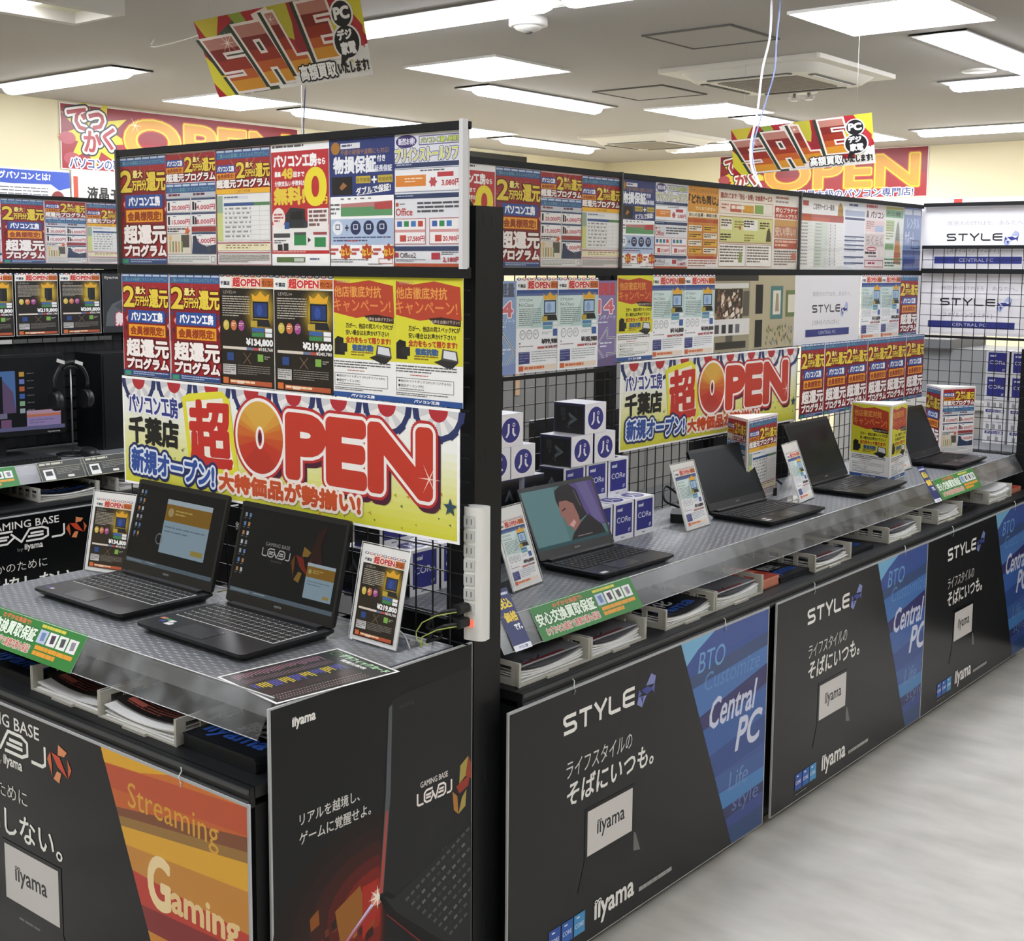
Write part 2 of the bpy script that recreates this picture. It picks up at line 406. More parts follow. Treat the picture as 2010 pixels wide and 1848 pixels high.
def d_zero():
    a = Art(.203, .288); H = a.hh
    a.lines(4, 2, 92, 6, 1, '#55555a', fill=.6); a.rect(2, 9, 98, 128, '#c22f38'); a.rect(3, 94, 97, 124, '#f3f0ee')
    shopname(a, 6, 13, 78, 27, bold=.8); a.text('なら', 80, 19, 26, '#ffffff', x1=92, bold=.4)
    a.text('最高', 8, 32, 38, '#ffffff', x1=18, bold=.3); a.text('48', 20, 29, 40, YEL, x1=38, bold=.8); a.text('回まで', 40, 33, 39, '#ffffff', x1=58, bold=.3)
    a.text('分割支払い手数料が', 8, 43, 49, '#ffffff', x1=60, bold=.2)
    a.text('無料!', 7, 51, 70, YEL, x1=58, bold=1.3); a.text('0', 60, 31, 71, '#f4e33c', x1=92, bold=2.6); a.text('円', 86, 63, 71, '#f4e33c', x1=95, bold=.4)
    a.circ(14, 86, 11, '#f5e9e4', ry=12); a.lines(6, 81, 22, 92, 3, '#b8524c', fill=.55)
    a.poly([(26, 98), (26, 82), (34, 74), (58, 76), (60, 98)], '#2c3038'); a.rect(34, 79, 54, 88, '#15171c'); a.rect(24, 91, 32, 99, '#2c5a9a'); a.circ(60, 94, 4, '#3c3e46')
    a.rect(63, 76, 97, 100, '#f6efec'); a.lines(65, 78, 94, 98, 4, '#7a5a5c', fill=.6)
    a.rect(5, 104, 33, 109, '#4a4a50'); a.lines(6, 112, 26, 117, 2, '#5a5a60'); a.rect(40, 103, 60, 118, '#2f8a52'); a.rect(40, 103, 60, 106, '#4a4a50')
    a.rect(72, 103, 94, 106, '#a04a50'); a.poly([(63, 109), (68, 112), (63, 115)], '#303038'); a.rect(74, 109, 92, 120, '#2f8a52'); a.rect(12, 117, 20, 124, '#24262c'); a.rect(22, 116, 30, 124, '#30333a')
    a.lines(4, 125, 96, 128, 1, '#e8b0ac'); a.rect(10, 132, 58, 138, '#5d7a4a'); a.rect(40, 133, 56, 137, '#cfd4cc'); a.lines(66, 133, 92, 137, 1, '#5a6a8a')
    return a
def d_guard():
    a = Art(.203, .288); H = a.hh
    a.rect(0, 0, 100, 64, '#2b3b78'); a.circ(10, 10, 7, '#b07a30'); a.rect(18, 5, 48, 11, '#e8e8ee'); a.lines(20, 6.5, 46, 9.5, 1, '#3a4470', fill=.7)
    a.text('不慮の破損や盗難にも対応!', 18, 12, 18, '#b98a50', x1=92)
    a.text('物損保証', 7, 20, 38, '#f4f6fa', x1=72, bold=.8); a.text('付き', 74, 20, 27, '#f4f6fa', x1=86, bold=.3); a.text('延長保証', 70, 31, 38, '#e4e8f4', x1=96, bold=.3)
    a.rect(4, 42, 36, 62, '#14161e'); a.poly([(16, 54), (22, 48), (28, 52), (20, 57)], '#a06a40')
    a.rect(42, 42, 64, 50, '#c9b04a'); a.text('自然故障', 43, 44, 48.5, '#3a3420', x1=63); a.text('+', 66, 43, 50, '#ffffff', x1=73, bold=.5); a.rect(75, 42, 97, 50, '#c9b04a'); a.text('物損故障', 76, 44, 48.5, '#3a3420', x1=96)
    a.text('ダブルで保証!', 42, 53, 61, '#ffffff', x1=94, bold=.3, rot=-4); a.stroke([(44, 63), (88, 59)], .6, '#ffffff', False)
    a.poly([(18, 72), (96, 70), (96, 76), (18, 76)], '#c08080'); a.poly([(18, 76), (96, 76), (96, 86), (18, 86)], '#5f9a6a'); a.poly([(70, 72), (96, 70), (96, 79), (70, 79)], '#bb4a4c'); a.lines(2, 72, 16, 86, 3, '#6a6a70'); a.lines(18, 66, 96, 69, 1, '#6a6a70', gap=1)
    a.rect(2, 89, 98, 118, '#b4c6e2')
    for i, x in enumerate((13, 41, 61, 81)):
        a.circ(x, 99, 8, '#eef2f8' if i == 0 else '#26355e'); a.rect(x - 3.5, 95, x + 3.5, 101, '#26355e' if i == 0 else '#dfe6f2'); a.rect(x - 2.4, 96, x + 2.4, 100, '#eef2f8' if i == 0 else '#26355e')
    a.text('+', 25, 96, 102, '#303850', x1=30, bold=.5); a.lines(6, 109, 94, 116, 2, '#505c7c'); a.lines(28, 113, 56, 116, 1, '#c2555c')
    for i in range(3):
        x = 2 + i * 33; a.lines(x, 122, x + 12, 131, 2, '#c05050', fill=.6); a.star(x + 23, 126, 10, 7, 8, '#b8452e'); a.text('なし!', x + 16, 122, 130, '#f2c84a', x1=x + 31, bold=.4, rot=-8)
    a.lines(2, 134, 60, H - 3, 2, '#8a8a90'); a.frame(76, 133, 97, 139, .6, '#c05050'); a.lines(60, H - 3, 96, H - 1, 1, '#777780')
    return a
def d_soft():
    a = Art(.203, .288, bg='#e6e8ee'); H = a.hh
    a.circ(18, 8, 15, '#3c3270', ry=7); a.text('断然お得!', 7, 4.5, 11.5, '#e8e4f4', x1=30, bold=.3); a.frame(36, 3, 97, 13, 1, '#584a90'); a.text('パソコンご購入時限定!', 39, 5, 11, '#cbdc5a', x1=94, bold=.2, out=('#4a4080', .5))
    a.text('プリインストールソフト', 2, 15, 29, '#d8de62', x1=98, bold=.3, out2=('#3f3470', 1.6), out=('#eceaf4', .8))
    a.rect(0, 31, 98, 36, '#2f3f66'); a.lines(4, 32, 40, 35, 1, '#aab6d0')
    a.frame(1, 37, 96, 62, .5, '#5a6280'); a.rect(2, 38, 95, 61, '#f2f2f4'); a.rect(3, 44, 46, 56, '#e08a3c'); a.lines(16, 47, 42, 53, 2, '#f6dcc0'); a.lines(38, 39, 94, 42, 1, '#55555c'); a.rect(62, 42, 84, 47, '#c0404a'); a.star(56, 52, 6, 4, 6, '#c05058'); a.text('3,080円', 68, 50, 57, '#c0404a', x1=93, bold=.3)
    a.rect(0, 64, 98, 69, '#2f3f66'); a.lines(4, 65.5, 44, 68, 1, '#aab6d0')
    a.rect(3, 73, 7, 77, '#b8503c'); a.lines(9, 74, 22, 76, 1, '#4a4a50'); a.text('Office', 3, 79, 87, '#c2453c', x1=27, bold=.15); a.lines(34, 73, 95, 86, 3, '#50505a', fill=.5)
    for x0, n, pr in ((1, 4, '27,580円'), (51, 3, '20,980円')):
        a.frame(x0, 90, x0 + 45, 118, .6, '#c46a70'); a.rect(x0 + 1, 91, x0 + 44, 117, '#f6f2f2')
        for i in range(n): a.rect(x0 + 4 + i * 10, 93, x0 + 11 + i * 10, 99, ['#3a62b0', '#2f8a52', '#3a78c0', '#c04a3a'][i])
        a.rect(x0 + 1, 102, x0 + 44, 105, '#d8a0a0'); a.rect(x0 + 8, 108, x0 + 17, 115, '#c04a44'); a.text(pr, x0 + 19, 109, 115, '#c0404a', x1=x0 + 43, bold=.2)
    a.rect(0, 120, 98, 125, '#2f3f66'); a.rect(2, 127, 7, 132, '#b8384a'); a.text('Office2', 9, 127, 132.5, '#4a3a40', x1=32); a.lines(3, 134, 46, 137, 2, '#808088'); a.rect(54, 127, 66, 134, '#b8384a'); a.lines(68, 126, 94, 130, 2, '#606068'); a.text('2,180円', 70, 131.5, 137, '#b8384a', x1=94, bold=.25)
    a.rect(0, H - 3.5, 100, H, '#c0583c')
    return a
def d_orange():
    a = Art(.2, .288, bg='#d8963c'); H = a.hh
    a.text('セキュリティソフトは', 6, 5, 11, '#503414', x1=96); a.text('「どれも同じ」', 3, 15, 30, '#352310', x1=98, bold=.9); a.text('ではありません!', 24, 35, 41, '#f0e0b0', x1=92, bold=.3)
    a.rect(0, 45, 100, 54, '#f0e6cc'); a.text('安心の品質・機能比較', 4, 46.5, 52.5, '#403022', x1=96, bold=.2); a.rect(0, 56, 100, 63, '#b85a3a'); a.rect(0, 64, 100, 122, '#cf8a48')
    for j in range(4):
        for i in range(2): a.rect(4 + i * 48, 68 + j * 13, 46 + i * 50, 78 + j * 13, ['#efe6d0', '#e2b04a'][(i + j) % 2]); a.lines(6 + i * 48, 70 + j * 13, 44 + i * 48, 77 + j * 13, 2, '#5a4632', fill=.5)
    a.rect(0, 122, 100, H, '#f1ece6'); a.rect(2, 122, 98, 127, '#b8503c'); a.lines(4, 129, 96, H - 2, 3, '#a05a4c')
    return a
def d_relief():
    a = Art(.4, .288, bg='#eee6d6'); H = a.hh
    a.text('選ばれてます!「安心・お得」な会員サービス', 3, 3, 8, '#a0483c', x1=96, bold=.3); a.frame(2, 10, 98, 22, .5, '#b88a7a'); a.rect(3, 12, 18, 20, '#f2ddcc'); a.rect(20, 13, 40, 20, '#c2604a'); a.rect(42, 13, 62, 20, '#d8a03a'); a.rect(64, 12, 80, 20, '#86a858'); a.lines(5, 13, 17, 19, 2, '#b06050'); a.lines(22, 14, 60, 19, 1, '#f4e8d8', fill=.6)
    a.rect(2, 24, 98, 48, '#d9d98e'); a.frame(2, 24, 98, 48, .6, '#a8604c'); a.rect(4, 26, 24, 36, '#f0ead8'); a.rect(44, 26, 70, 36, '#f2f0ea')
    for k, (x, y) in enumerate(((5, 27), (45, 27), (28, 28), (74, 28), (4, 40), (46, 40))): a.lines(x, y, x + 18, y + 7, 3, ['#4c4038', '#39332c', '#9a8c40'][k % 3], fill=.6)
    a.poly([(86, 46), (88, 36), (92, 32), (95, 38), (96, 46)], '#504338'); a.circ(38, 34, 2, '#b8604c'); a.rect(2, 49, 98, 70, '#f4f2ec'); a.frame(2, 49, 49, 70, .5, '#a8604c'); a.frame(50, 49, 98, 70, .5, '#a8604c')
    for x in (4, 52): a.lines(x, 51, x + 40, 67, 6, '#70645a', fill=.5)
    a.poly([(36, 66), (38, 56), (42, 56), (43, 66)], '#8a9a4c')
    return a
def d_platinum():
    a = Art(.2, .288, bg='#ece6de'); H = a.hh
    a.lines(6, 4, 94, 10, 1, '#b0766a', fill=.7); a.lines(6, 12, 90, 18, 1, '#a09088', fill=.6); a.rect(4, 22, 96, 46, '#b8483a'); a.text('安心プラチナ', 8, 25, 34, '#f6ead8', x1=92, bold=.5); a.text('サポートプラス', 8, 37, 44, '#f6ead8', x1=92, bold=.4)
    a.rect(4, 48, 96, 60, '#d0a060'); a.rect(4, 60, 96, 84, '#c08468'); a.text('安い!早い!', 8, 62, 80, '#e8cdb8', x1=88, bold=.6); a.rect(4, 86, 96, 104, '#b0503e'); a.lines(8, 88, 92, 102, 2, '#e8c0a8', fill=.6)
    a.lines(6, 108, 94, 138, 6, '#7a6c66', fill=.5); a.rect(74, 112, 92, 126, '#c87060')
    return a
def d_service():
    a = Art(.4, .288, bg='#f0efec'); H = a.hh
    a.rect(8, 3, 20, 8, '#b8504a'); a.text('ご自宅サービス一覧表', 30, 5, 11, '#6c6460', x1=76, bold=.2); a.poly([(84, 16), (85, 6), (90, 2), (96, 7), (97, 16)], '#b08c50')
    a.rect(2, 16, 98, 23, '#b0503e'); a.rect(2, 19, 66, 23, '#c4603e'); a.rect(34, 24, 62, 70, '#d5ddcf'); a.rect(62, 24, 80, 70, '#e4e4e0')
    for i in range(13):
        y = 25 + i * 3.4; a.rect(2, y + 2.8, 98, y + 3, '#c8c6c2'); a.lines(4, y, 30, y + 2, 1, '#9a9896', fill=.6); a.lines(36, y, 58, y + 2, 1, '#a8b0a4', fill=.6); a.circ(69, y + 1, .8, '#5a5c58'); a.circ(80, y + 1, .8, '#6a6c68')
    return a
def d_lines():
    a = Art(.2, .288, bg='#eceef4'); H = a.hh
    a.lines(20, 4, 90, 12, 1, '#55688c', fill=.6); a.rect(3, 18, 97, 30, '#aeb8cc'); a.rect(3, 33, 97, 38, '#3e4c70'); a.rect(5, 40, 95, 70, '#e2e2ea')
    for y in (72, 80, 90, 99, 115, 128): a.rect(3, y, 97, y + 3, '#3e4c70'); a.lines(6, y + 4, 94, y + 7, 1, '#8c94a8')
    return a
def d_pink():
    a = Art(.2, .288, bg='#f0e4e2'); H = a.hh
    a.lines(4, 2, 96, 10, 1, '#c2606c', fill=.8); a.text('パソコン', 26, 16, 30, '#2c2c30', x1=94, bold=.7); a.poly([(4, 30), (8, 14), (14, 16), (16, 30)], '#4c3c3c'); a.rect(3, 36, 97, 60, '#ecd0cc'); a.rect(50, 46, 92, 60, '#aebed8'); a.lines(6, 38, 46, 56, 4, '#a87c78', fill=.5)
    a.rect(3, 66, 97, 92, '#d6c8c4'); a.text('らくらく', 10, 70, 88, '#9c8c86', x1=88, bold=.6); a.ring(36, 98, 26, 3, '#c2606c', ry=5); a.lines(4, 104, 96, 110, 1, '#24242a', fill=.8); a.lines(20, 112, 90, 117, 1, '#707078', fill=.7); a.frame(3, 122, 97, 138, 1.6, '#b04050'); a.lines(20, 127, 80, 134, 1, '#b04050', fill=.6)
    return a
def d_green():
    a = Art(.2, .288, bg='#eaf0e4'); H = a.hh
    a.rect(3, 2, 97, 8, '#c4b470'); a.rect(3, 9, 97, 26, '#7fae86'); a.text('パソコン修理', 8, 13, 23, '#2a3c2c', x1=80, sk=-.3, bold=.4); a.rect(5, 32, 50, 56, '#b6d098'); a.lines(8, 36, 46, 78, 7, '#a8a060', fill=.5)
    a.poly([(56, 78), (62, 44), (70, 32), (77, 46), (82, 78)], '#8f9488'); a.poly([(52, 130), (56, 78), (82, 78), (90, 132)], '#d08a52'); a.rect(54, 104, 88, 114, '#b06430'); a.rect(4, 84, 50, 98, '#88b07c'); a.rect(3, 118, 97, 121, '#5a8a5c'); a.lines(6, 126, 92, 138, 2, '#4c6a50', fill=.6)
    return a
def d_blue():
    a = Art(.2, .288, bg='#7f95c2'); H = a.hh
    a.rect(4, 4, 46, 16, '#dfe5f0'); a.rect(52, 4, 94, 16, '#dfe5f0'); a.text('レンタル', 20, 22, 48, '#c2cde4', x1=88, bold=.6); a.text('サポート', 10, 54, 84, '#d6deee', x1=60, bold=.5); a.frame(46, 74, 92, 94, 2.5, '#2e3e70'); a.rect(0, 98, 100, 108, '#3a4d88'); a.rect(0, 108, 100, H, '#5a70ac'); a.rect(4, 118, 96, 134, '#2f4282')
    return a
def d_price(dark=True, price='134,800', tax='155,760', pc='nb'):
    def f():
        a = Art(.203, .288, bg='#f2f0ea' if dark else '#f2f3f6', edge='#f4f4f4'); H = a.hh
        # decorated head strip
        for i in range(9): a.circ(6 + i * 11.2, .6, 5, ['#34487e', '#c2444a'][i % 2], ry=2.2); a.circ(6 + i * 11.2, .4, 3, '#f4f2ee', ry=1.4)
        a.rect(2, 7, 22, 15, '#eef0f2'); a.text('千葉店', 3, 8.5, 13.5, '#2a2a30', x1=20, bold=.3)
        a.rect(76, 4, 99, 15, '#c46a2e'); a.text('パソコン', 78, 7, 13, '#6a1c14', x1=98, bold=.3)
        a.text('超OPEN', 26, 3.5, 15, '#cc3a34', x1=76, bold=.7, out2=('#e8b04a', 1.8), out=('#ffffff', 1.0))
        if dark:
            a.rect(1, 17, 99, H - 1, '#211c19'); [a.poly([(min(98.6, 76 + r * math.cos(t)), max(17.4, 44 + r * 1.15 * math.sin(t))) for t in [2 * math.pi * i / 20 for i in range(20)]], c) for r, c in ((34, '#33291a'), (30, '#4a3c1c'), (26, '#6a561f'), (22, '#8c7426'), (18, '#ab9130'), (14, '#c4ab3c'))]
            a.text('LEVEL∞', 8, 20, 24, '#a8a49a', x1=32); ty, tc = 27, '#b8b2a4'
        else:
            a.rect(1, 17, 99, 22, '#34508e'); a.rect(1, 22, 99, 26, '#5a6c98')
            a.rect(1, 26, 99, 74, '#b9d1cf'); a.poly([(1, 26), (60, 26), (30, 74), (1, 74)], '#cfe0de'); a.text('STYLE∞', 6, 30, 34, '#4a5658', x1=36); a.text('N-Class', 6, 37, 42, '#4a5658', x1=38); ty, tc = 45, '#6f7d7c'
        a.lines(6, ty, 56, 72 if not dark else 54, 9, tc, fill=.4)
        # picture of the machine under a crown
        a.poly([(62, 32), (60, 23), (68, 27), (76, 20), (84, 27), (92, 23), (90, 32)], '#e3a92e')
        if pc == 'tower': a.rect(68, 33, 86, 62, '#1a1a1e'); a.rect(70, 36, 75, 60, '#2c2c33')
        else: a.rect(62, 33, 90, 54, '#141822'); a.rect(64, 35, 88, 52, '#243a72' if dark else '#a9c2e0'); a.poly([(62, 55), (90, 55), (94, 64), (58, 64)], '#202228'); a.circ(74, 44, 5, '#31509a' if dark else '#86a4cc', ry=7)
        a.rect(58, 57, 70, 65, '#b9a03c'); a.rect(60, 66, 82, 71, '#3c66a4' if dark else '#557fae'); a.rect(60, 72, 82, 77, '#3f8a58' if dark else '#6fa4b4'); a.rect(84, 66, 96, 71, '#eef0f2'); a.rect(84, 72, 96, 77, '#eef0f2')
        if dark:
            for i, c in enumerate(('#cdb84e', '#c9744c', '#a04a8e')): a.circ(13 + i * 14, 64, 5.6, c, ry=6.6); a.lines(9 + i * 14, 61, 17 + i * 14, 66, 2, '#f2e4c4', fill=.4)
            a.text('¥' + price, 50, 80, 89, '#f4f4f2', x1=97, bold=.7); a.rect(6, 91, 60, 94.5, '#dcd2c4'); a.rect(50, 91, 62, 94.5, '#6b7a9a'); a.rect(62, 91, 74, 94.5, '#b8504a'); a.text('¥' + tax, 72, 90.5, 95, '#e8e6e2', x1=97, bold=.2)
            a.rect(14, 99, 26, 109, '#2b4a86'); a.stroke([(44, 98), (58, 112)], 1.2, '#7a6450'); a.stroke([(58, 98), (44, 112)], 1.2, '#7a6450'); a.rect(70, 99, 80, 108, '#7fb04e'); a.lines(82, 101, 92, 106, 2, '#b0b0a8')
            a.rect(6, 114, 30, 127, '#c8c6c4'); a.lines(7, 115, 29, 126, 4, '#6a6868'); a.lines(33, 114, 92, 127, 5, '#8e8880', fill=.35)
            a.rect(6, 131, 16, H - 3, '#d0703c'); a.rect(18, 133, 95, H - 3, '#b85a3a'); a.lines(20, 134, 94, H - 4, 1, '#f2d8b0', fill=.7, gap=.1); a.rect(32, 134, 44, H - 4, '#ecdcc4')
        else:
            for i in range(3): a.ring(14 + i * 15, 84, 6.2, .9, '#7c8a92', ry=7); a.lines(11 + i * 15, 82, 17 + i * 15, 86, 2, '#8c989e', fill=.4)
            a.rect(84, 77, 95, 88, '#3b5fa0'); a.lines(58, 81, 82, 86, 2, '#a8b2be', fill=.35)
            a.circ(8, 97, 1.2, '#3c4458'); a.text('¥' + price, 58, 92, 100, '#3a3438', x1=97, bold=.6); a.lines(6, 101, 60, 104, 1, '#9a8c90'); a.text('¥' + tax, 66, 102.5, 107, '#8a3a3c', x1=96, bold=.3); a.rect(48, 103, 64, 106.5, '#b8605c')
            a.rect(6, 110, 30, 128, '#3a3f78'); a.lines(7, 111, 29, 127, 4, '#8a90bc', fill=.3); a.lines(34, 110, 92, 128, 5, '#9aa0a8', fill=.3)
            a.rect(6, 131, 95, H - 3, '#e8d8c8'); a.rect(6, 131, 16, H - 3, '#cc6440'); a.lines(18, 132.5, 94, H - 4, 1, '#d0744c', fill=.8, gap=.08)
        return a
    return f
def d_campaign():
    a = Art(.203, .288, bg='#f0f0ee'); H = a.hh
    a.rect(0, 0, 100, 96, '#d9d43a'); a.poly([(2, 4), (30, 8), (60, 4), (96, 10), (98, 46), (70, 44), (40, 48), (3, 42)], '#b4442f'); a.poly([(52, 45), (70, 43), (97, 46), (97, 53), (60, 51)], '#3c2420')
    a.text('他店徹底対抗', 6, 11, 24, '#e4a04e', x1=78, bold=.25); a.text('キャンペーン!', 5, 26, 41, '#e0894a', x1=92, bold=.25, sk=-.1); a.text('期間限定!', 10, 4.5, 8, '#c98a80', x1=32); a.text('お声をお掛け下さい!', 56, 46.5, 50.5, '#e8e0d0', x1=95)
    a.text('万が一、他店の同スペックPCが', 24, 54, 60, '#3a3420', x1=96, bold=.2); a.text('安い場合はお声かけ下さい!', 24, 62, 68, '#3a3420', x1=90, bold=.2); a.text('全力をもって限ります!', 24, 70, 77, '#b8402c', x1=92, bold=.4)
    a.text('徹底抗戦!', 34, 79, 86, '#3d5c8c', x1=66, bold=.5); a.poly([(6, 92), (6, 74), (11, 70), (20, 72), (20, 92)], '#22201f'); a.rect(14, 78, 26, 88, '#2b2a2c'); a.rect(18, 88, 22, 92, '#2b2a2c'); a.lines(32, 87, 66, 93, 2, '#8a6a2c', fill=.5)
    a.poly([(72, 78), (92, 80), (94, 92), (70, 90)], '#4c4a4c'); a.poly([(74, 79.5), (90, 81), (92, 90), (73, 88)], '#d8dae0'); a.poly([(60, 93), (70, 90), (94, 92), (86, 99), (78, 99)], '#2c2a2c')
    a.lines(3, 99, 92, 108, 3, '#5a5a5c', fill=.42); a.lines(26, 109, 70, 111, 1, '#b85a54'); a.frame(6, 113, 88, 128, .5, '#5a5a5c'); a.text('●他社ホワイトボックスPC(オリジナルPC)', 9, 115, 118.5, '#3c3c40', x1=84); a.text('●他社ゲーミングPC', 9, 120, 123.5, '#3c3c40', x1=46); a.lines(10, 125, 70, 127, 1, '#808084'); a.lines(6, 130, 80, 134, 2, '#6a6a6e')
    a.rect(0, 135.5, 100, H, '#2f5596'); shopname(a, 32, 137, 68, H - 1.6, bold=.3)
    return a
def d_strip(c1, right, dark):
    def f():
        a = Art(.118, .282, bg=c1); H = a.hh; c2 = '#f0f2f6'
        a.text('超軽量', 12, 6, 40, '#c24a54' if dark else '#5c6070', x1=88, bold=1.5); a.text('14', 14, 54, 90, '#d27078', x1=82, bold=2, out=('#f2eef2', 3)); a.text('インチノート', 8, 96, 108, '#eef2f6', x1=92); a.lines(8, 114, 90, 122, 1, '#dfe6ee')
        s = 1 if right else -1; cx = 50
        def X(v): return cx + s * v
        for k, (c, w) in enumerate((('#f2f4f8', 5), ('#26262e', 2.4))):
            a.stroke([(X(-44), 160), (X(-6), 160), (X(-6), 132), (X(42), 182), (X(-6), 232), (X(-6), 204), (X(-44), 204), (X(-44), 160)], w, c)
        a.lines(24, 172, 76, 190, 2, '#dfe4ee'); a.poly([(0, H - 18), (100, H - 30), (100, H), (0, H)], '#8496c8' if not dark else '#6a5c86')
        return a
    return f
def diamond(a, x, y, w, h, c1, c2, c3):
    P = lambda u, v: (x + u * w, y + (1 - v) * h)
    a.poly([P(.46, .66), P(.72, 1), P(.98, .86), P(.9, .62)], c1); a.poly([P(.98, .86), P(.9, .3), P(.74, .52), P(.9, .62)], c2)
    a.poly([P(.2, .58), P(.56, .62), P(.86, .46), P(.5, .36)], c3)
    a.poly([P(0, .16), P(.08, .62), P(.26, .46), P(.1, .38)], c2); a.poly([P(0, .16), P(.26, 0), P(.5, .34), P(.1, .38)], c1)
    a.poly([P(.18, .34), P(.3, .1), P(.34, .36)], c3)
def stylelogo(a, x, y0, y1, x1, c, wt=.17, dia=None, sk=0):
    """five wide square-cut letters"""
    h = y1 - y0; n = 5; lw = (x1 - x) / (n + (n - 1) * .22); w = h * wt
    def P(i, u, v): return (x + i * lw * 1.22 + u * lw + sk * (v - .5) * h, y1 - v * h)
    q = w / 2 / h; t = 1 - q
    S = [
        (0, [[(.95, t), (.2, t), (.05, .84), (.05, .66), (.2, .5 + 0), (.8, .5), (.95, .34), (.95, .16 + q * .2), (.8, q), (.02, q)]]),
        (1, [[(0, t), (1, t)], [(.5, t), (.5, 0)]]),
        (2, [[(.02, 1), (.5, .42), (.98, 1)], [(.5, .45), (.5, 0)]]),
        (3, [[(.05, 1), (.05, .2), (.2, q), (.98, q)]]),
        (4, [[(.98, t), (.25, t), (.05, .8), (.05, .2), (.25, q), (.98, q)], [(.05, .5), (.98, .5)]])]
    for i, st in S:
        for l in st: a.stroke([P(i, u, v) for u, v in l], w, c)
    if dia: diamond(a, x1 + dia[0], y0 - h * dia[1], h * dia[2], h * dia[3], *dia[4:])
def levellogo(a, x, y, w, h, c, wt=.09):
    """L E V E J shaped gaming mark; x,y top-left"""
    lw = h * wt
    def P(u, v): return (x + u * w, y + (1 - v) * h)
    for l in ([(.0, 1), (.0, .12), (.04, 0), (.17, 0)],
              [(.44, 1), (.26, 1), (.2, .8), (.2, .2), (.26, 0), (.38, 0), (.46, .5)], [(.24, .6), (.4, .6)], [(.24, .36), (.38, .36)],
              [(.42, .8), (.53, .0), (.62, 1), (.76, 1), (.82, .8), (.82, .2), (.76, 0), (.58, 0)], [(.63, .62), (.77, .62)], [(.6, .36), (.77, .36)],
              [(.86, 0), (.97, 0), (1.0, .14), (1.0, 1)]):
        a.stroke([P(u, v) for u, v in l], lw, c)
def iiyama(a, x, y0, y1, x1, c, bold=.3, sk=0):
    """word mark with two small rings above the dotless i's"""
    h = y1 - y0; w = x1 - x
    a.text('ııyama', x, y0 + h * .2, y1, c, x1=x1, bold=bold, sk=sk)
    r = w * .035
    for k in (0, 1): a.ring(x + w * .035 + k * w * .085, y0 + h * .1, r * 1.25, r * .6, c, ry=h * .09 if h * .09 > r * .7 else r, n=10)
def d_stylewhite():
    a = Art(.59, .288, bg='#e4e2e6', rough=.3); H = a.hh
    a.text('無限大のSTYLEを、あなたへ。', 26, 11.5, 15, '#a6a4aa', x1=84)
    stylelogo(a, 26, 21, 26.6, 68, '#222226', .2, (1, .35, 2.0, 2.1, '#a9b4d8', '#39448e', '#2e3884'))
    a.text('[ スタイル インフィニティ ]', 27, 32, 36, '#6a686e', x1=66); a.rect(17, 38.4, 83, 43.6, '#2c357c'); a.text('CENTRAL PC', 36, 39.8, 42.2, '#c6cae2', x1=62)
    return a
def d_room():
    a = Art(.597, .288, bg='#b3a98c', rough=.35); H = a.hh
    a.rect(0, 0, 52, 3.5, '#3a3734'); a.rect(0, 3.5, 100, H, '#b3a98c'); a.rect(0, 3.5, 42, H, '#9c947c')
    a.rect(0, 5, 40, 8, '#d4d2cc'); a.text('iiyama', 6, 7.6, 9, '#e6e6e4', x1=20)
    rnd = random.Random(4); a.poly([(0, 8.5), (33, 8.5), (33, 27), (20, 31), (8, 30), (0, 22)], '#3c342e')
    for i in range(90):
        x, y = rnd.uniform(1, 31), rnd.uniform(9.5, 28); s = rnd.uniform(1, 3.2)
        if x + (y - 9) * .25 > 3 and x < 32: a.poly([(x, y), (x + s, y - s * .6), (x + s * 1.3, y + s * .5), (x + .3, y + s)], rnd.choice(['#d8c4b0', '#a88670', '#7c5c4a', '#e8dccc', '#4c4038', '#b89c88']), .02)
    a.rect(0, 27.5, 42, 38, '#dcdad6')
    for x in (1, 9, 17, 25): a.rect(x, 31, x + 5, 36.5, ['#4a4c50', '#2e3034', '#3a3c40', '#6a6c70'][x // 8 % 4])
    a.rect(2, 42, 38, 46.5, '#34322f'); a.rect(14, 38, 22, 42, '#5a554c')
    a.rect(49, 6, 58, 25, '#1e1e20'); a.rect(49, 29, 58, 47, '#1e1e20'); a.rect(33.5, 10, 41, 26, '#5c584e')
    a.rect(68, 7, 84, 29, '#4f7a78'); a.rect(71, 10, 81, 26, '#d8d4c4'); a.poly([(74, 24), (75, 12), (78, 12), (79, 24)], '#a08c78'); a.rect(88, 10, 100, 28, '#6a7a4c'); a.rect(91, 13, 100, 25, '#d8d2c0')
    for i in range(60):
        x, y = rnd.uniform(62, 98), rnd.uniform(33, 46); a.poly([(x, y), (x + 1.5, y - 2), (x + 2, y + 1.5)], rnd.choice(['#8a8a5c', '#a8a48c', '#6c7448', '#c9a25a', '#7c6a50', '#9aa0a0']), .02)
    return a
def d_person():
    a = Art(.2, .288, bg='#2c3034'); H = a.hh
    iiyama(a, 6, 6, 14, 42, '#c8c6c4', .3)
    a.poly([(96, 20), (80, 18), (68, 26), (66, 40), (72, 52), (78, 60), (100, 64), (100, 20)], '#8a6a58'); a.poly([(100, 14), (78, 14), (64, 24), (62, 36), (70, 34), (80, 26), (100, 26)], '#1a1a1c')
    a.poly([(6, 128), (10, 96), (24, 74), (58, 60), (74, 62), (84, 84), (100, 92), (100, 128)], '#5c6064'); a.poly([(30, 80), (58, 62), (74, 64), (84, 84), (64, 100)], '#484c50')
    a.text('熱狂', 34, 96, 126, '#f4e6e8', x1=112 if False else 99, bold=1.6, out=('#c84a58', 2.2)); return a
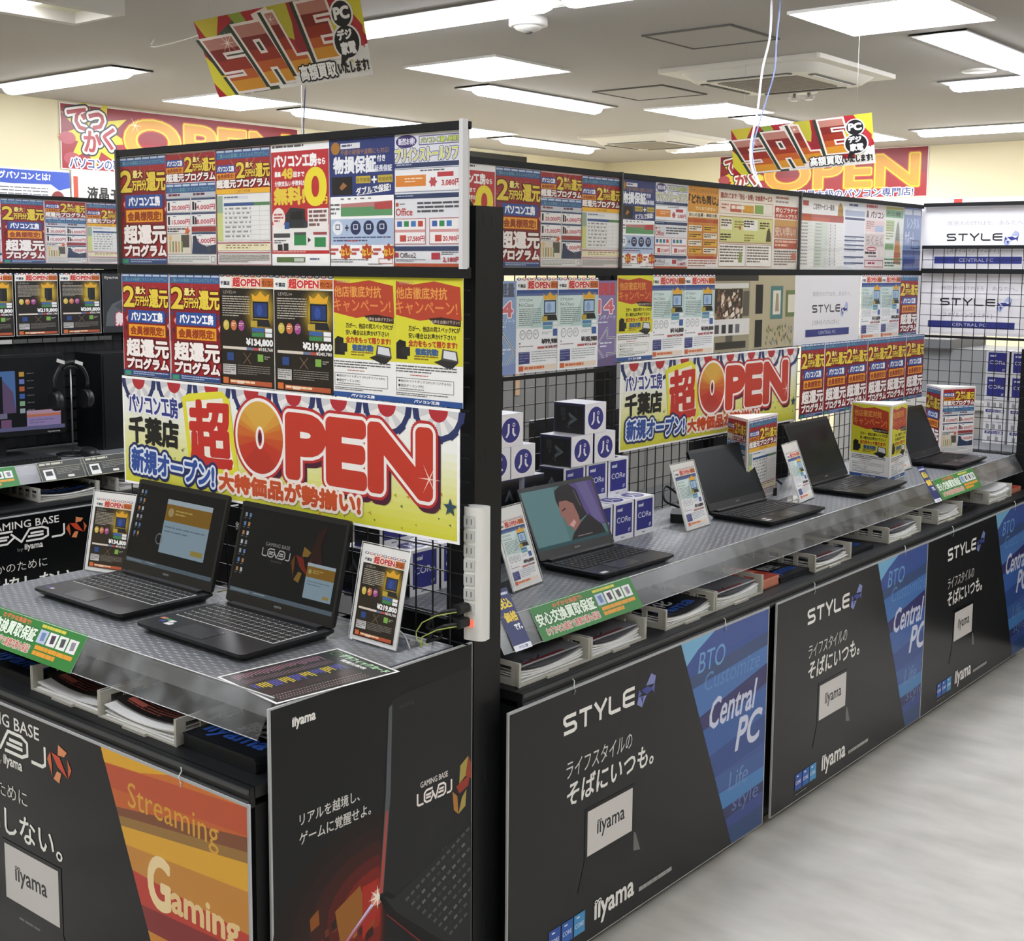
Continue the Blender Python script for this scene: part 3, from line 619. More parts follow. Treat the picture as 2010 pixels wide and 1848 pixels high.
# ---- big opening banner
def d_banner():
    a = Art(1.19, .284, t=.002, bg='#ffffff', rough=.35); H = a.hh
    a.rect(.5, .5, 99.5, H - .5, '#f1f3ee')
    # yellow lower field, built from bands of the print
    for i in range(12):
        t = i / 11; y = 6.5 + i * 1.45; c = [int(241 + (214 - 241) * t), int(243 + (212 - 243) * t), int(238 + (66 - 238) * t)]
        a.rect(.5, y, 99.5, H - .5, '#%02x%02x%02x' % tuple(c))
    rnd = random.Random(11)
    for i in range(70):
        x, y = rnd.uniform(1, 99), rnd.uniform(13, 23); s = rnd.uniform(.3, .8); a.poly([(x, y), (x + s, y - s * .5), (x + s * 1.2, y + s * .6)], rnd.choice(['#b9a83a', '#8a9a3a', '#c98a3a', '#55704a', '#cfc24a']), .02)
    # bunting: fans of red, white and blue
    for i in range(8):
        cx = 6.2 + i * 12.7
        for k in range(9):
            t0 = math.pi * k / 9; t1 = math.pi * (k + 1) / 9
            for r0, r1, c in ((0, 2.2, '#b4303a'), (2.2, 4.6, '#eceae8' if k % 2 else '#cfcfd2')):
                a.L += .02; a.mb.quad([a.P(cx + r * math.cos(t) * 1.05, .5 + r * math.sin(t)) for r, t in ((r0, t0), (r1, t0), (r1, t1), (r0, t1))], a.m(c))
            a.mb.quad([a.P(cx + r * math.cos(t) * 1.05, .5 + r * math.sin(t)) for r, t in ((4.6, t0), (6.0 - .3 * (k % 2), t0), (6.0 - .3 * (k % 2), math.pi * (k + 1) / 9), (4.6, math.pi * (k + 1) / 9))], a.m('#2a3566'))
    shopname(a, 2.4, 3.8, 20, 8, '#2f3a86', .16, ('#f4f4f8', .4))
    a.text('千葉店', 2.4, 8.8, 14.4, '#17181c', x1=20, bold=.3)
    a.poly([(21.6, 3.4), (24, 2.4), (35, 1.2), (37.4, 2.8), (40, 17.4), (38.6, 18.6), (26, 19.4), (23.8, 17.4)], '#e2dc40'); a.poly([(23, 4.2), (35.2, 2.6), (38.6, 16.6), (25.4, 18.2)], '#f2eee0')
    a.text('超', 24.2, 3.8, 17.4, '#c4302c', x1=37.6, bold=.55, rot=-2.5)
    def big(dx, dy, c, r, top=None):
        a.text('PEN', 55.6 + dx, 4.9 + dy, 16.0 + dy, c, x1=92.8 + dx, bold=r)
        cx, cy = 46.9 + dx, 9.7 + dy; n = 40; a.L += .15
        ro, rp, ri, rj = 5.9 + r, 6.2 + r, max(2.4 - r, .5), max(3.4 - r, .9)
        for i in range(n):
            t0, t1 = 2 * math.pi * i / n, 2 * math.pi * (i + 1) / n
            k = top[min(len(top) - 1, int((1 + math.sin(t0 + .07)) / 2 * len(top)))] if top else c
            a.mb.quad([a.P(cx + q * math.cos(t), cy + w_ * math.sin(t)) for t, q, w_ in ((t0, ro, rp), (t1, ro, rp), (t1, ri, rj), (t0, ri, rj))], a.m(k))
    big(1.0, 1.2, '#4a1a34', 1.9); big(0, 0, '#b92f32', 2.3); big(0, 0, '#f2eeea', 1.75)
    big(0, 0, '#c23a2c', 1.1, ['#d8a84a', '#d69a40', '#d08236', '#cc6a30', '#c6522c', '#c23a2c', '#c23a2c', '#b8342a'])
    a.star(93.0, 13, 3, .25, 6, '#f4d8c8')
    a.text('新規オープン!', 3.2, 16.2, 21.2, '#2c4f9e', x1=32, bold=.25, rot=1.8, out2=('#1c2a64', 1.1), out=('#e6eef8', .5))
    a.text('大特価品が勢揃い!', 33.8, 18, 21.6, '#c8502a', x1=75.4, bold=.25, out=('#f6e8dc', .6))
    a.star(98, 17.5, 1.7, .7, 5, '#2e4a5e', rot=-math.pi / 2)
    return a
def d_wallbanner(tail):
    def f():
        a = Art(1.95, .41, t=.003, bg='#f6f2ee', rough=.3); H = a.hh
        a.rect(.3, .3, 99.7, H - .3, '#8e2028'); a.rect(.3, 11, 99.7, H - .3, '#a2242c')
        a.star(12.5, 9, 14, 7, 9, '#dfd034', rot=.2, ky=.85); a.circ(2.5, 11, 3, '#b8505a', ry=2); a.circ(4, 17.5, 3, '#b8505a', ry=2)
        for t, x0, y0, x1, y1, r in (('で', 3, 1.6, 10, 8.4, -6), ('っ', 10.5, 2.2, 16, 7.6, 4), ('か', 8.6, 8.4, 14.6, 14.8, 0), ('く', 15.6, 6.6, 19.6, 13.4, 8)):
            a.text(t, x0, y0, y1, '#a83038', x1=x1, bold=.3, rot=r, out2=('#232326', 1.3), out=('#f6efe8', .75))
        a.text('OPEN', 24, 3, 16.4, '#c8502e', x1=96, bold=1.2, off=.02); a.text('OPEN', 24, 3, 16.4, '#e8d23c', x1=96, bold=.75, off=.02)
        a.text('OPEN', 24.2, 3.2, 16.2, '#dfa034', x1=95.8, bold=.35, off=.01); a.text('OPEN', 24.6, 3.4, 12, '#dcc93a', x1=95.4, bold=.1) if False else None
        a.star(28, 5, 3, .3, 6, '#f6efc8')
        a.text('パソコンの事なら', 3, 17, 20.4, '#ffffff', x1=28, bold=.5); a.text('パソコンの事なら', 3, 17, 20.4, '#33407e', x1=28, bold=.08)
        a.text(tail, 36, 17, 20.4, '#ffffff', x1=94, bold=.5); a.text(tail, 36, 17, 20.4, '#33407e', x1=94, bold=.08)
        return a
    return f
def d_sale(warp):
    a = Art(.76, .29, bg='#a8242e', edge='#d8d4cc', rough=.35, warp=warp); H = a.hh
    a.poly([(22, H), (36, H - 7), (70, H - 9), (100, H - 14), (100, H), (20, H)], '#e8e6e0')
    for p, c in (([(0, 0), (16, 0), (10, 12), (4, 8)], '#c8b83a'), ([(0, H * .45), (8, H * .7), (18, H), (6, H), (0, H * .8)], '#d8cc3a'), ([(22, 0), (30, 0), (34, 8), (26, 7)], '#8ca03c'),
                 ([(44, 0), (58, 0), (60, 18), (52, 14)], '#b8b038'), ([(60, 0), (66, 0), (63, 26), (58, 20)], '#8e2430'), ([(88, 0), (100, 0), (100, H * .55), (94, H * .3)], '#d8cc3a'), ([(80, 12), (92, 6), (88, 20), (90, 32), (82, 24)], '#d4c43c'), ([(93, 8), (99, 16), (98, 26), (95, 22)], '#b8343c')):
        a.poly([(x, min(y, H)) for x, y in p], c)
    a.poly([(11, 9), (24, 3), (42, H), (24, H)], '#3c4a34'); a.poly([(36, 2), (46, 0), (60, H - 8), (48, H - 4)], '#e4d8d0')
    G = {'S': [(0, 0, 1, .27), (0, .27, .36, .4), (0, .4, 1, .62), (.64, .62, 1, .74), (0, .74, 1, 1)], 'A': [(0, 0, 1, .26), (0, .26, .36, 1), (.64, .26, 1, 1), (.36, .5, .64, .74)], 'L': [(0, 0, .44, 1), (.44, .74, 1, 1)], 'E': [(0, 0, 1, .24), (0, .24, .42, 1), (.42, .38, .86, .6), (.42, .76, 1, 1)]}
    LT_ = (('S', 8, 10, 27, H - 1.6, -.5), ('A', 30, 6, 46.5, H - 3, -.45), ('L', 49.5, 3, 61, H - 6, -.38), ('E', 66.5, 1.5, 83, H - 10.5, -.2))
    BND = ((0, .2, '#b47a6c'), (.2, .42, '#7c241f'), (.42, .62, '#96301f'), (.62, .8, '#b85a26'), (.8, 1, '#cf8f2c'))
    for t, x0, y0, x1, y1, sk in LT_:
        w = x1 - x0; h = y1 - y0
        def Q(u, v): return (x0 + u * w + sk * h * (.5 - v), y0 + v * h)
        def R(r, c, e=0, dx=0, dy=0):
            (u0, v0, u1, v1) = r; eu, ev = e / w, e / h
            a.mb.quad([a.P(p[0] + dx, min(max(p[1] + dy, .2), H - .2)) for p in (Q(u0 - eu, v0 - ev), Q(u0 - eu, v1 + ev), Q(u1 + eu, v1 + ev), Q(u1 + eu, v0 - ev))], a.m(c))
        a.L += .3
        for r in G[t]: R(r, '#2c3a2c', 1.2, -2.2, .2)
        a.L += .3
        for r in G[t]: R(r, '#e8dcd4', 1.3)
        a.L += .3
        for r in G[t]:
            for b0, b1, c in BND:
                v0, v1 = max(r[1], b0), min(r[3], b1)
                if v1 > v0: R((r[0], v0, r[2], v1), c)
    a.star(17, 13, 6, .5, 8, '#f2e4dc'); a.star(47, 6, 3, .3, 6, '#f2e4dc')
    a.circ(88.5, 9.5, 6.6, '#e8e4e0', ry=6.6); a.circ(88.5, 22, 8.2, '#e8e4e0', ry=8.2); a.circ(88.5, 9.5, 5.6, '#1c1c20', ry=5.8); a.circ(88.5, 22, 7.2, '#1c1c20', ry=7.2); a.poly([(84, 27), (88, 29), (82, 33)], '#1c1c20')
    a.text('PC', 84.4, 6.6, 11.6, '#f2f0ee', x1=92.6, bold=.4); a.text('デジ', 83.8, 16.4, 20.8, '#f2f0ee', x1=92, bold=.3); a.text('家電', 84.6, 22, 27.4, '#f2f0ee', x1=93, bold=.3)
    a.text('高額買取', 57, H - 8.8, H - 1.8, '#f4f2ec', x1=79, bold=.25, out=('#1c1c20', .7)); a.text('いたします!', 80.5, H - 7.4, H - 2.4, '#2a2624', x1=98.4, bold=.25)
    return a
# ---- counter front panels
def d_panel_style():
    a = Art(1.2, .664, t=.005, spec=.22, bg='#202122', edge='#b8babc', rough=.22); H = a.hh
    a.rect(0, 0, 100, H, '#a8aaac'); a.rect(.35, .45, 99.6, H - .2, '#222324')
    bx = lambda y: 59.4 + (y / H) * 25.2
    def st(y0, y1, z0, z1, c): a.poly([(bx(y0), y0), (99.6, z0), (99.6, z1), (bx(y1), y1)], c)
    st(.45, H - .2, .45, H - .2, '#41599a')
    st(.45, 8, .45, 4, '#465a9a'); a.poly([(bx(.45), .45), (74, .45), (67, 3.2), (bx(6), 6)], '#79b0d6'); st(9, 13, 6, 9.6, '#42557e'); st(12, 20, 9.4, 16, '#4d76b4'); st(19.4, 24, 14, 19, '#3b3b6c'); st(23, 31, 20, 28, '#3e62a4')
    st(30, 36, 27, 34, '#36508e'); st(36, 40, 36, 40, '#41609c'); st(40.6, 45, 40.2, 44, '#4a80bc'); st(45, 48.4, 44, 47, '#353c68'); st(48, 51, 46.6, 50, '#3a4d8c'); st(50.6, H - .2, 50, H - .2, '#344c78')
    a.text('BTO', 67.4, 4.2, 9, '#6f9fd0', x1=79, sk=.16); a.text('Customize', 70, 9.6, 14, '#5f88bf', x1=96, sk=.16)
    a.text('Central', 72.8, 16.6, 23.6, '#c9cfe6', x1=94, sk=.24, bold=.16); a.text('PC', 86, 24.6, 32.2, '#c9cfe6', x1=97, sk=.26, bold=.26)
    a.text('Life', 82.6, 36.8, 41.4, '#6487bc', x1=91.6, sk=.16); a.text('style', 84.4, 43.2, 48.2, '#5c74a8', x1=97, sk=.16)
    stylelogo(a, 17, 5.2, 9.2, 41.6, '#eceae6', .2, (.9, .3, 1.8, 1.65, '#8088bc', '#5a5fa0', '#3c4a90'))
    a.text('ライフスタイルの', 18, 14.8, 18.4, '#d2d0cc', x1=41, sk=.1); a.text('そばにいつも。', 18.4, 19.4, 24.2, '#e6e4e0', x1=49.4, bold=.1, sk=.1)
    a.poly([(24.6, 26.6), (42.2, 26.6), (42.4, 37.8), (24.4, 37.8)], '#151617'); a.rect(25.4, 27.4, 41.5, 36.9, '#cfcbc8'); iiyama(a, 28.8, 30.2, 34.2, 38.6, '#26262a', .06)
    a.poly([(24.4, 37.8), (42.4, 37.8), (44.8, 42.6), (22.4, 43.6)], '#1d1e1f'); a.poly([(42.2, 37.4), (42.9, 37.8), (44.8, 42.2), (42.2, 41.6)], '#6c6a68')
    iiyama(a, 28.4, 47.4, 53, 42.6, '#e8e6e2', .16); a.lines(44.6, 50.8, 66.4, 52, 1, '#9a9896', fill=.8, gap=.05)
    for i, c in enumerate(('#3658a8', '#3465b4', '#4a92c8')):
        a.rect(13 + i * 4.1, 48, 16.7 + i * 4.1, 52.4, c); a.lines(13.9 + i * 4.1, 48.6, 15.6 + i * 4.1, 49.2, 1, '#e6ecf4'); a.text('CORE', 13.4 + i * 4.1, 50, 50.9, '#dfe8f4', x1=16.3 + i * 4.1)
    a.lines(13.2, 53.3, 24, 53.9, 1, '#77777a')
    return a
def emblem(a, x, y, w, h, c1, c2, c3):
    P = lambda u, v: (x + u * w, y + (1 - v) * h)
    for p, c in (([(.48, 1), (.83, .88), (.71, .74), (.45, .72)], c1), ([(.83, .72), (1, .48), (.86, .22), (.86, .5)], c2), ([(.17, .74), (.52, .68), (.83, .22), (.43, .42)], c3), ([(.14, .74), (0, .52), (.19, .12), (.19, .4)], c2), ([(.4, .3), (.57, .28), (.48, 0), (.24, .06)], c1)):
        a.poly([P(*q) for q in p], c)
def d_panel_game():
    a = Art(1.2, .664, t=.005, spec=.22, bg='#161718', edge='#b8babc', rough=.16); H = a.hh
    a.rect(0, 0, 100, H, '#a8aaac'); a.rect(.35, .45, 99.6, H - .2, '#0f1011')
    bx = lambda y: 60.6 + (y / H) * 23.6
    def strip(y0, y1, z0, z1, c): a.poly([(bx(y0), y0), (99.6, z0), (99.6, z1), (bx(y1), y1)], c)
    strip(.45, 55, .45, 55, '#c8702e'); a.poly([(bx(.45), .45), (80, .45), (72, 2.2), (bx(2.7), 2.9)], '#d8a42c'); strip(3, 7, .45, 6, '#b85232')
    strip(7, 10, 5, 5.4, '#c0622e'); strip(10, 11.6, 5.2, 7.6, '#7c4a30'); strip(11.4, 13, 7.6, 9.4, '#94703a'); strip(13, 16, 9.4, 14, '#d8a432'); strip(16, 20.4, 14, 21, '#c08438'); strip(20, 25.6, 21, 24, '#b83c30'); strip(25.4, 29.4, 24, 29, '#843030'); strip(29.4, 33, 29, 32, '#c88434'); strip(33, 41, 32, 40, '#c0602c'); strip(41, 55, 40, 54.8, '#b04a2c')
    a.text('Streaming', 68.4, 4.6, 10.4, '#d29c3a', x1=92.6); a.text('G', 73.8, 15.6, 24.4, '#ead2a0', x1=79.4, bold=.4); a.text('aming', 80, 19.2, 25.2, '#e4c48c', x1=97.2, bold=.22); a.text('PC', 86, 31, 38, '#e4b878', x1=97, bold=.5)
    a.text('GAMING BASE', 15.4, 1.9, 4.3, '#e6e4e0', x1=41.2, bold=.04); levellogo(a, 10, 5.0, 33, 3.9, '#ecebe6', .17); a.text('by', 26, 10.8, 12.2, '#8a8886', x1=28); iiyama(a, 28.6, 9.8, 12.3, 35, '#dedcd8', .08)
    emblem(a, 43.8, 3.4, 7.8, 7.2, '#d98a5c', '#c4623c', '#c8482e')
    a.text('誰かのために', 14, 15.2, 18.4, '#cfcdc8', x1=36.4); a.text('妥協しない。', 14.4, 20.2, 25.6, '#ecebe6', x1=47.6, bold=.08)
    a.rect(26.6, 26.8, 47, 39.6, '#161718'); a.rect(27.6, 27.6, 46, 38.4, '#c8c6c4'); iiyama(a, 31.2, 31, 35, 42, '#26262a', .08)
    a.poly([(26.6, 39.6), (47, 39.6), (51, 46), (23, 46)], '#1a1b1c'); a.lines(32, 41, 44, 42, 1, '#66666a')
    a.rect(8, 43, 22, 48, '#3658a8')
    return a
def d_panel_game_far():
    return d_panel_game()
def d_endpanel():
    a = Art(.568, .875, t=.005, spec=.2, bg='#242628', edge='#b8babc', rough=.3); H = a.hh
    a.rect(0, 0, 100, H, '#a8aaac'); a.rect(.8, .6, 99.6, H - .3, '#1c1d1f')
    iiyama(a, 10, 5.4, 9.6, 20, '#e6e4e0', .18)
    # glowing city print behind the laptop
    cx, cy = 49, 83; rnd = random.Random(5)
    for r, c in ((44, '#211a18'), (36, '#2b1c19'), (29, '#3c1d1a'), (22, '#561e1a'), (16, '#78231c'), (10, '#9c2c20')):
        a.poly([(cx + r * .9 * math.cos(t) * (1.25 if math.cos(t) < 0 else .12), cy + r * (.75 if math.sin(t) < 0 else 1.1) * math.sin(t)) for t in [2 * math.pi * i / 22 for i in range(22)]], c)
    for i in range(60):
        x = rnd.uniform(12, 47); y = rnd.uniform(cy - 8 + (47 - x) * .1, cy + 40); s_ = rnd.uniform(1.2, 4.4); a.poly([(x, y), (x + s_, y - s_ * .5), (x + s_ * 1.1, y + s_ * .9), (x + .4, y + s_ * 1.2)], rnd.choice(['#6a3420', '#8a5020', '#48241c', '#a0602a', '#2c1a18', '#742a20', '#3a1c18']), .02)
    a.poly([(28, 80), (40, 75), (43, 86), (31, 96)], '#96602a'); a.poly([(41, 76), (48, 76), (49, 88), (41, 96)], '#a83024')
    a.poly([(6, 112), (48, 81.6), (49.4, 84)], '#8c4444'); a.poly([(20, 102), (48, 82), (49, 83.6)], '#c08098'); a.poly([(34, 92), (48, 82.2), (49, 83.2)], '#ccd0f0'); a.circ(48.6, 82.6, 3.4, '#d88a7c', ry=3); a.star(48.6, 82.6, 4.6, 1.2, 8, '#f4ead8')
    # half-open laptop: lid, hinge, deck with rows of keys
    a.poly([(54.9, 12.6), (58, 10.6), (99.6, 9.6), (99.6, 150), (92, 140), (53, 88), (49.6, 84)], '#242527')
    a.poly([(54.6, 14), (56.4, 13), (55.4, 46), (51.4, 82), (49.4, 82), (53, 46)], '#55595e'); a.poly([(53, 52), (54.2, 52), (51.2, 82), (49.6, 82)], '#a84a40')
    a.text('ııyama', 60, 14.4, 16.4, '#3c3e40', x1=67.6)
    a.text('GAMING BASE', 71, 46.8, 49, '#dcd4d0', x1=86, bold=.05); levellogo(a, 69.4, 50.8, 18.6, 4.6, '#f0e6e2', .18)
    a.poly([(93, 47), (97.6, 44.4), (96, 52), (92.4, 54)], '#a89850'); a.poly([(97.6, 44.4), (99.5, 48), (99.5, 54), (96, 52)], '#94442e'); a.poly([(90.6, 54.6), (98.6, 52), (97.6, 56.4), (92.6, 58)], '#983a2c'); a.poly([(88.6, 56), (91.4, 58.6), (92, 66), (89.4, 63.6)], '#b0783c'); a.poly([(92, 66), (94, 60), (96.6, 57.4), (96, 64)], '#a89850')
    a.text('リアルを越境し、', 12.4, 39.4, 43.6, '#d2d0cc', x1=40, bold=.06); a.text('ゲームに覚醒せよ。', 12.2, 46, 50.4, '#d2d0cc', x1=45.4, bold=.06)
    a.text('LEVEL', 83, 76.6, 77.8, '#5c5e60', x1=90)
    a.poly([(49.6, 84), (53, 82), (58, 86), (99.6, 124), (99.6, 136), (56, 94)], '#141516'); a.stroke([(53, 91), (99, 137)], .5, '#7a2a28', False)
    a.poly([(51, 83), (56, 86.4), (64, 84), (99.6, 72), (99.6, 128), (58, 92)], '#292a2c')
    for r in range(9):
        for c in range(14):
            x = 62.6 + r * 3.0 + c * 2.8; y = 89 + r * 2.9 - c * 1.25
            if x < 97.6: a.poly([(x, y), (x + 1.7, y - .8), (x + 2.5, y + .2), (x + .8, y + 1.1)], ['#505254', '#3a3c3e', '#66686a', '#2e3032'][(r * c) % 4], .02)
    return a
def d_green_tag():
    a = Art(.42, .088, t=.0006, bg='#35803c', rough=.4); H = a.hh
    a.text('わずかな負担で!', 20, 1.6, 4.4, '#d8724a', x1=48, bold=.15)
    a.text('安心交換買取保証', 2, 5, 12.4, '#e8f4e4', x1=57, bold=.28, out=('#1e5c2a', .55)); a.text('わずかなお値段で高額交換も保証!', 6, 14, 18.6, '#d8f0dc', x1=57, bold=.35); a.text('わずかなお値段で高額交換も保証!', 6, 14, 18.6, '#c8484a', x1=57, bold=.1)
    for i, c in enumerate(('#b8c4dc', '#ece6ea', '#e6eae4', '#e8e6e8')): x = 59.5 + i * 9.4; a.rect(x, 4.6, x + 8.2, 11.8, c); a.poly([(x + 2, 6), (x + 6, 5.6), (x + 6.4, 10), (x + 3, 10.6)], ['#6a82b0', '#403a48', '#4a4c4e', '#8a8890'][i])
    a.lines(59, 1.8, 97, 3.8, 1, '#d8cc50', fill=.8, gap=.08); a.lines(61, 13, 96, 19, 2, '#e09c34', fill=.75, gap=.05)
    return a
def d_tax_tag():
    a = Art(.062, .15, t=.0006, bg='#252f68', rough=.4); H = a.hh
    a.text('当店の表示価格は', 8, 14, 24, '#dfe4f2', x1=92, bold=.8); a.text('税込', 14, 38, 76, '#f0d63c', x1=88, bold=1.6); a.text('価格', 20, 92, 130, '#f0cf3a', x1=90, bold=1.6); a.text('です。', 52, 142, 166, '#f2f4fa', x1=92, bold=1.5)
    a.rect(0, H - 22, 100, H, '#e4e8f2'); a.text('パソコン工房', 28, H - 17, H - 6, '#3a447c', x1=78, bold=.6)
    return a
def d_gear_card():
    a = Art(.2, .088, t=.0006, bg='#2a2b26', rough=.35); H = a.hh
    a.frame(.8, .8, 99.2, H - .8, .8, '#b8b890'); a.lines(5, 4, 92, 11, 1, '#c8c4b0', fill=.6); a.rect(0, 14, 100, 14.8, '#a4a478'); a.rect(9, 18, 32, 41, '#e6e6e2'); a.rect(13, 22, 28, 32, '#1c1c1e'); a.lines(38, 18, 92, 32, 4, '#7c7a70', fill=.4); a.lines(60, 34, 84, 40, 1, '#dedcd4', fill=.8, gap=.02)
    return a
def d_flyer():
    a = Art(.212, .290, t=.0006, bg='#f6f6f4', rough=.3); H = a.hh
    a.rect(2.4, 2.4, 97.6, H - 2.4, '#242824'); a.text('グラフィックカード', 22, 6, 14.5, '#bdf0c0', x1=94, bold=.5); a.text('性能比較表', 34, 17, 22, '#e8ece8', x1=72, bold=.3); a.ring(13, 11, 6, 1.2, '#4a8a54')
    rnd = random.Random(2); a.L += .25
    for i in range(34):
        y = 30 + i * 2.9; g = i // 4 % 2
        a.rect(8, y, 8 + rnd.uniform(8, 15), y + 1.1, '#a8788a', up=False); a.rect(26, y, 36, y + .9, '#8a6a74', up=False)
        a.rect(42, y, 42 + rnd.uniform(10, 18), y + 1.5, ['#5c58b4', '#d8c23c'][g], up=False); a.rect(64, y, 74, y + 1.4, '#4c2a2c', up=False)
        for x in (79, 85, 90): a.rect(x, y, x + 2.2, y + 1.0, '#c8a0a0', up=False)
    return a
def d_walltext():
    a = Art(.55, .5, t=.01, bg='#f4f0ea', rough=.5); H = a.hh
    a.rect(2, 7, 8, 75, '#c2503a'); a.text('液晶モニタ', 20, 18, 33, '#26241f', x1=92, bold=.6)
    return a
def d_wallblue():
    a = Art(.95, .5, t=.01, bg='#f0f0f2', rough=.5); H = a.hh
    a.poly([(0, 1), (100, 1), (100, 9), (60, 10), (0, 8)], '#3f5cc0'); a.text('ゲーミングパソコンとは?', 30, 2.4, 7, '#f2f4fa', x1=86, bold=.2); a.lines(4, 12, 84, 20, 4, '#5c5c66', fill=.3); a.poly([(84, 8), (100, 7), (100, 11), (92, 13)], '#3f5cc0')
    a.circ(91, 19, 5, '#8a3434', ry=5.6); a.circ(91, 21, 3, '#e8c8b8'); a.poly([(82, 34), (86, 25), (97, 25), (100, 34)], '#4a3c44')
    return a
# ------------------------------------------------------------------ room shell
CZ = 2.70; X0, X1, Y0, Y1 = -7.4, 3.2, -3.6, 10.45
struct(box(X0 - .1, X1 + .1, Y0 - .1, Y1 + .1, -.1, 0, FLOORM).build('floor'))
struct(box(X0 - .1, X1 + .1, Y0 - .1, Y1 + .1, CZ, CZ + .1, CEILM).build('ceiling'))
struct(box(X0 - .1, X0, Y0, Y1, 0, CZ, WALLM).build('wall_left'))
struct(box(X0, X1, Y1, Y1 + .1, 0, CZ, WALLM).build('wall_back'))
struct(box(X1, X1 + .1, Y0, Y1, 0, CZ, WALLM).build('wall_right'))
struct(box(X0, X1, Y0 - .1, Y0, 0, CZ, WALLM).build('wall_front'))
DK = M('#57544f', .7)
for i, (xa, xb, ya, yb) in enumerate(((-3.23, -2.81, 4.845, 5.25), (-4.465, -4.01, 6.19, 6.645))):
    b = MB(); t = .012
    b.box(xa, xb, ya, yb, CZ - .004, CZ, CEILM)
    for q in ((xa - t, xb + t, ya - t, ya), (xa - t, xb + t, yb, yb + t), (xa - t, xa, ya, yb), (xb, xb + t, ya, yb)): b.box(*q, CZ - .007, CZ, DK)
    struct(b.build('trim_%d' % (i + 1)))
struct(box(X0, X0 + .02, 8.2, 9.2, CZ - .13, CZ - .03, M('#2a2927', .6)).build('trim_3'))
# ------------------------------------------------------------------ ceiling things
WH = M('#e6e4de', .5)
def panel_light(cx, cy, label, s=.3):
    t = empty('panel_light', (cx, cy, CZ)); tag(t, label, 'ceiling light', 'square ceiling panel lights')
    f = MB(); k = .006
    for q in ((-s - k, s + k, -s - k, -s), (-s - k, s + k, s, s + k), (-s - k, -s, -s, s), (s, s + k, -s, s)): f.box(*q, -.012, 0, WH)
    f.build('frame', t); box(-s, s, -s, s, -.008, -.001, LIGHTP).build('diffuser', t); return t
for cx, cy, lb in ((-6.54, 5.23, 'square lit ceiling panel near the left wall, partly behind the nearer hanging sale sign'),
                   (-4.39, 5.15, 'square lit ceiling panel right of the nearer hanging sale sign'),
                   (-2.19, 5.05, 'large square lit ceiling panel at the top right of the picture'),
                   (-6.6, 7.44, 'square lit ceiling panel just above the right end of the nearer poster header'),
                   (-4.38, 7.33, 'square lit ceiling panel in front of the air conditioner, left of the hanging cords'),
                   (-4.38, 9.47, 'square lit ceiling panel peeking out right of the farther sale sign'),
                   (-2.19, 9.4, 'square lit ceiling panel far back on the right side'),
                   (-2.19, .7, 'added unseen square ceiling panel over the aisle beside the viewer'), (.6, 1.5, 'added unseen square ceiling panel over the open floor to the right'),  # from here on: panels out of view, added to light the room
                   (.6, 5.0, 'added unseen square ceiling panel over the right aisle'), (-4.4, .7, 'added unseen square ceiling panel over the left counter front'), (.6, -1.6, 'added unseen square ceiling panel behind the viewer'), (-2.2, -1.6, 'added unseen square ceiling panel behind the viewer, toward the left')):
    panel_light(cx, cy, lb)
def linear(cx, cy, rz, label, L=1.25):
    t = empty('fluorescent_light', (cx, cy, CZ), rz); tag(t, label, 'ceiling light', 'long fluorescent ceiling lights')
    h = MB(); h.box(-L / 2, L / 2, -.125, .125, -.006, 0, WH)
    for q in ((-L / 2, L / 2, -.13, -.12), (-L / 2, L / 2, .12, .13), (-L / 2, -L / 2 + .01, -.12, .12), (L / 2 - .01, L / 2, -.12, .12)): h.box(*q, -.009, 0, M('#8a8884', .6))
    h.build('housing', t)
    c = MB(); pr = []
    for i in range(9):
        a = math.pi * i / 8; pr.append((-.052 * math.cos(a), -.006 - .044 * math.sin(a)))
    n0 = len(c.v); xs = [(-L / 2 + .03, .55), (-L / 2 + .045, .85), (-L / 2 + .075, 1), (L / 2 - .075, 1), (L / 2 - .045, .85), (L / 2 - .03, .55)]
    for x, k in xs:
        for y, z in pr: c.v.append((x, y * k, -.006 + (z + .006) * k))
    for i in range(len(xs) - 1):
        for j in range(8): q = n0 + i * 9; c.face([q + j, q + j + 1, q + 10 + j, q + 9 + j], LIGHT, True)
    c.face([n0 + j for j in range(9)], LIGHT); c.face([n0 + 45 + j for j in range(9)][::-1], LIGHT)
    c.build('lamp_cover', t); return t
H = math.pi / 2
for cx, cy, rz, lb in ((-6.5, 4.05, 0, 'long ceiling light at far left, left of the nearer sale sign'),
    (-3.68, 3.98, 0, 'long ceiling light running out from behind the right edge of the nearer sale sign'), (-2.42, 3.98, 0, 'long ceiling light cut by the top edge, right of the smoke detector'),
    (-4.88, 6.21, H, 'long ceiling light between the square panel and the smaller ceiling hatch'), (-6.52, 6.3, H, 'long ceiling light behind the cord of the nearer sale sign'),
    (-6.6, 8.51, H, 'long ceiling light low over the near end of the long poster header'), (-2.19, 6.14, H, 'long ceiling light at the top right edge beside a round downlight'),
    (-4.35, 8.36, H, 'long ceiling light half hidden behind the farther sale sign and cords'), (-5.4, 9.4, 0, 'long ceiling light over the far wall, left of the farther sale sign'),
    (-3.2, 9.3, 0, 'long ceiling light over the far wall at the right edge'), (-2.12, 7.07, 0, 'long ceiling light at the right edge under the round downlight'),
    (-.6, 4.0, 0, 'added unseen long ceiling light over the right aisle'), (0.0, 7.2, 0, 'added unseen long ceiling light far over the right aisle'), (-.4, 1.2, 0, 'added unseen long ceiling light over the viewer'), (-6.4, 1.6, 0, 'added unseen long ceiling light over the left aisle'), (1.2, 3.0, H, 'added unseen long ceiling light near the right wall')):  # this row is out of view, added to help light the room
    linear(cx, cy, rz, lb)
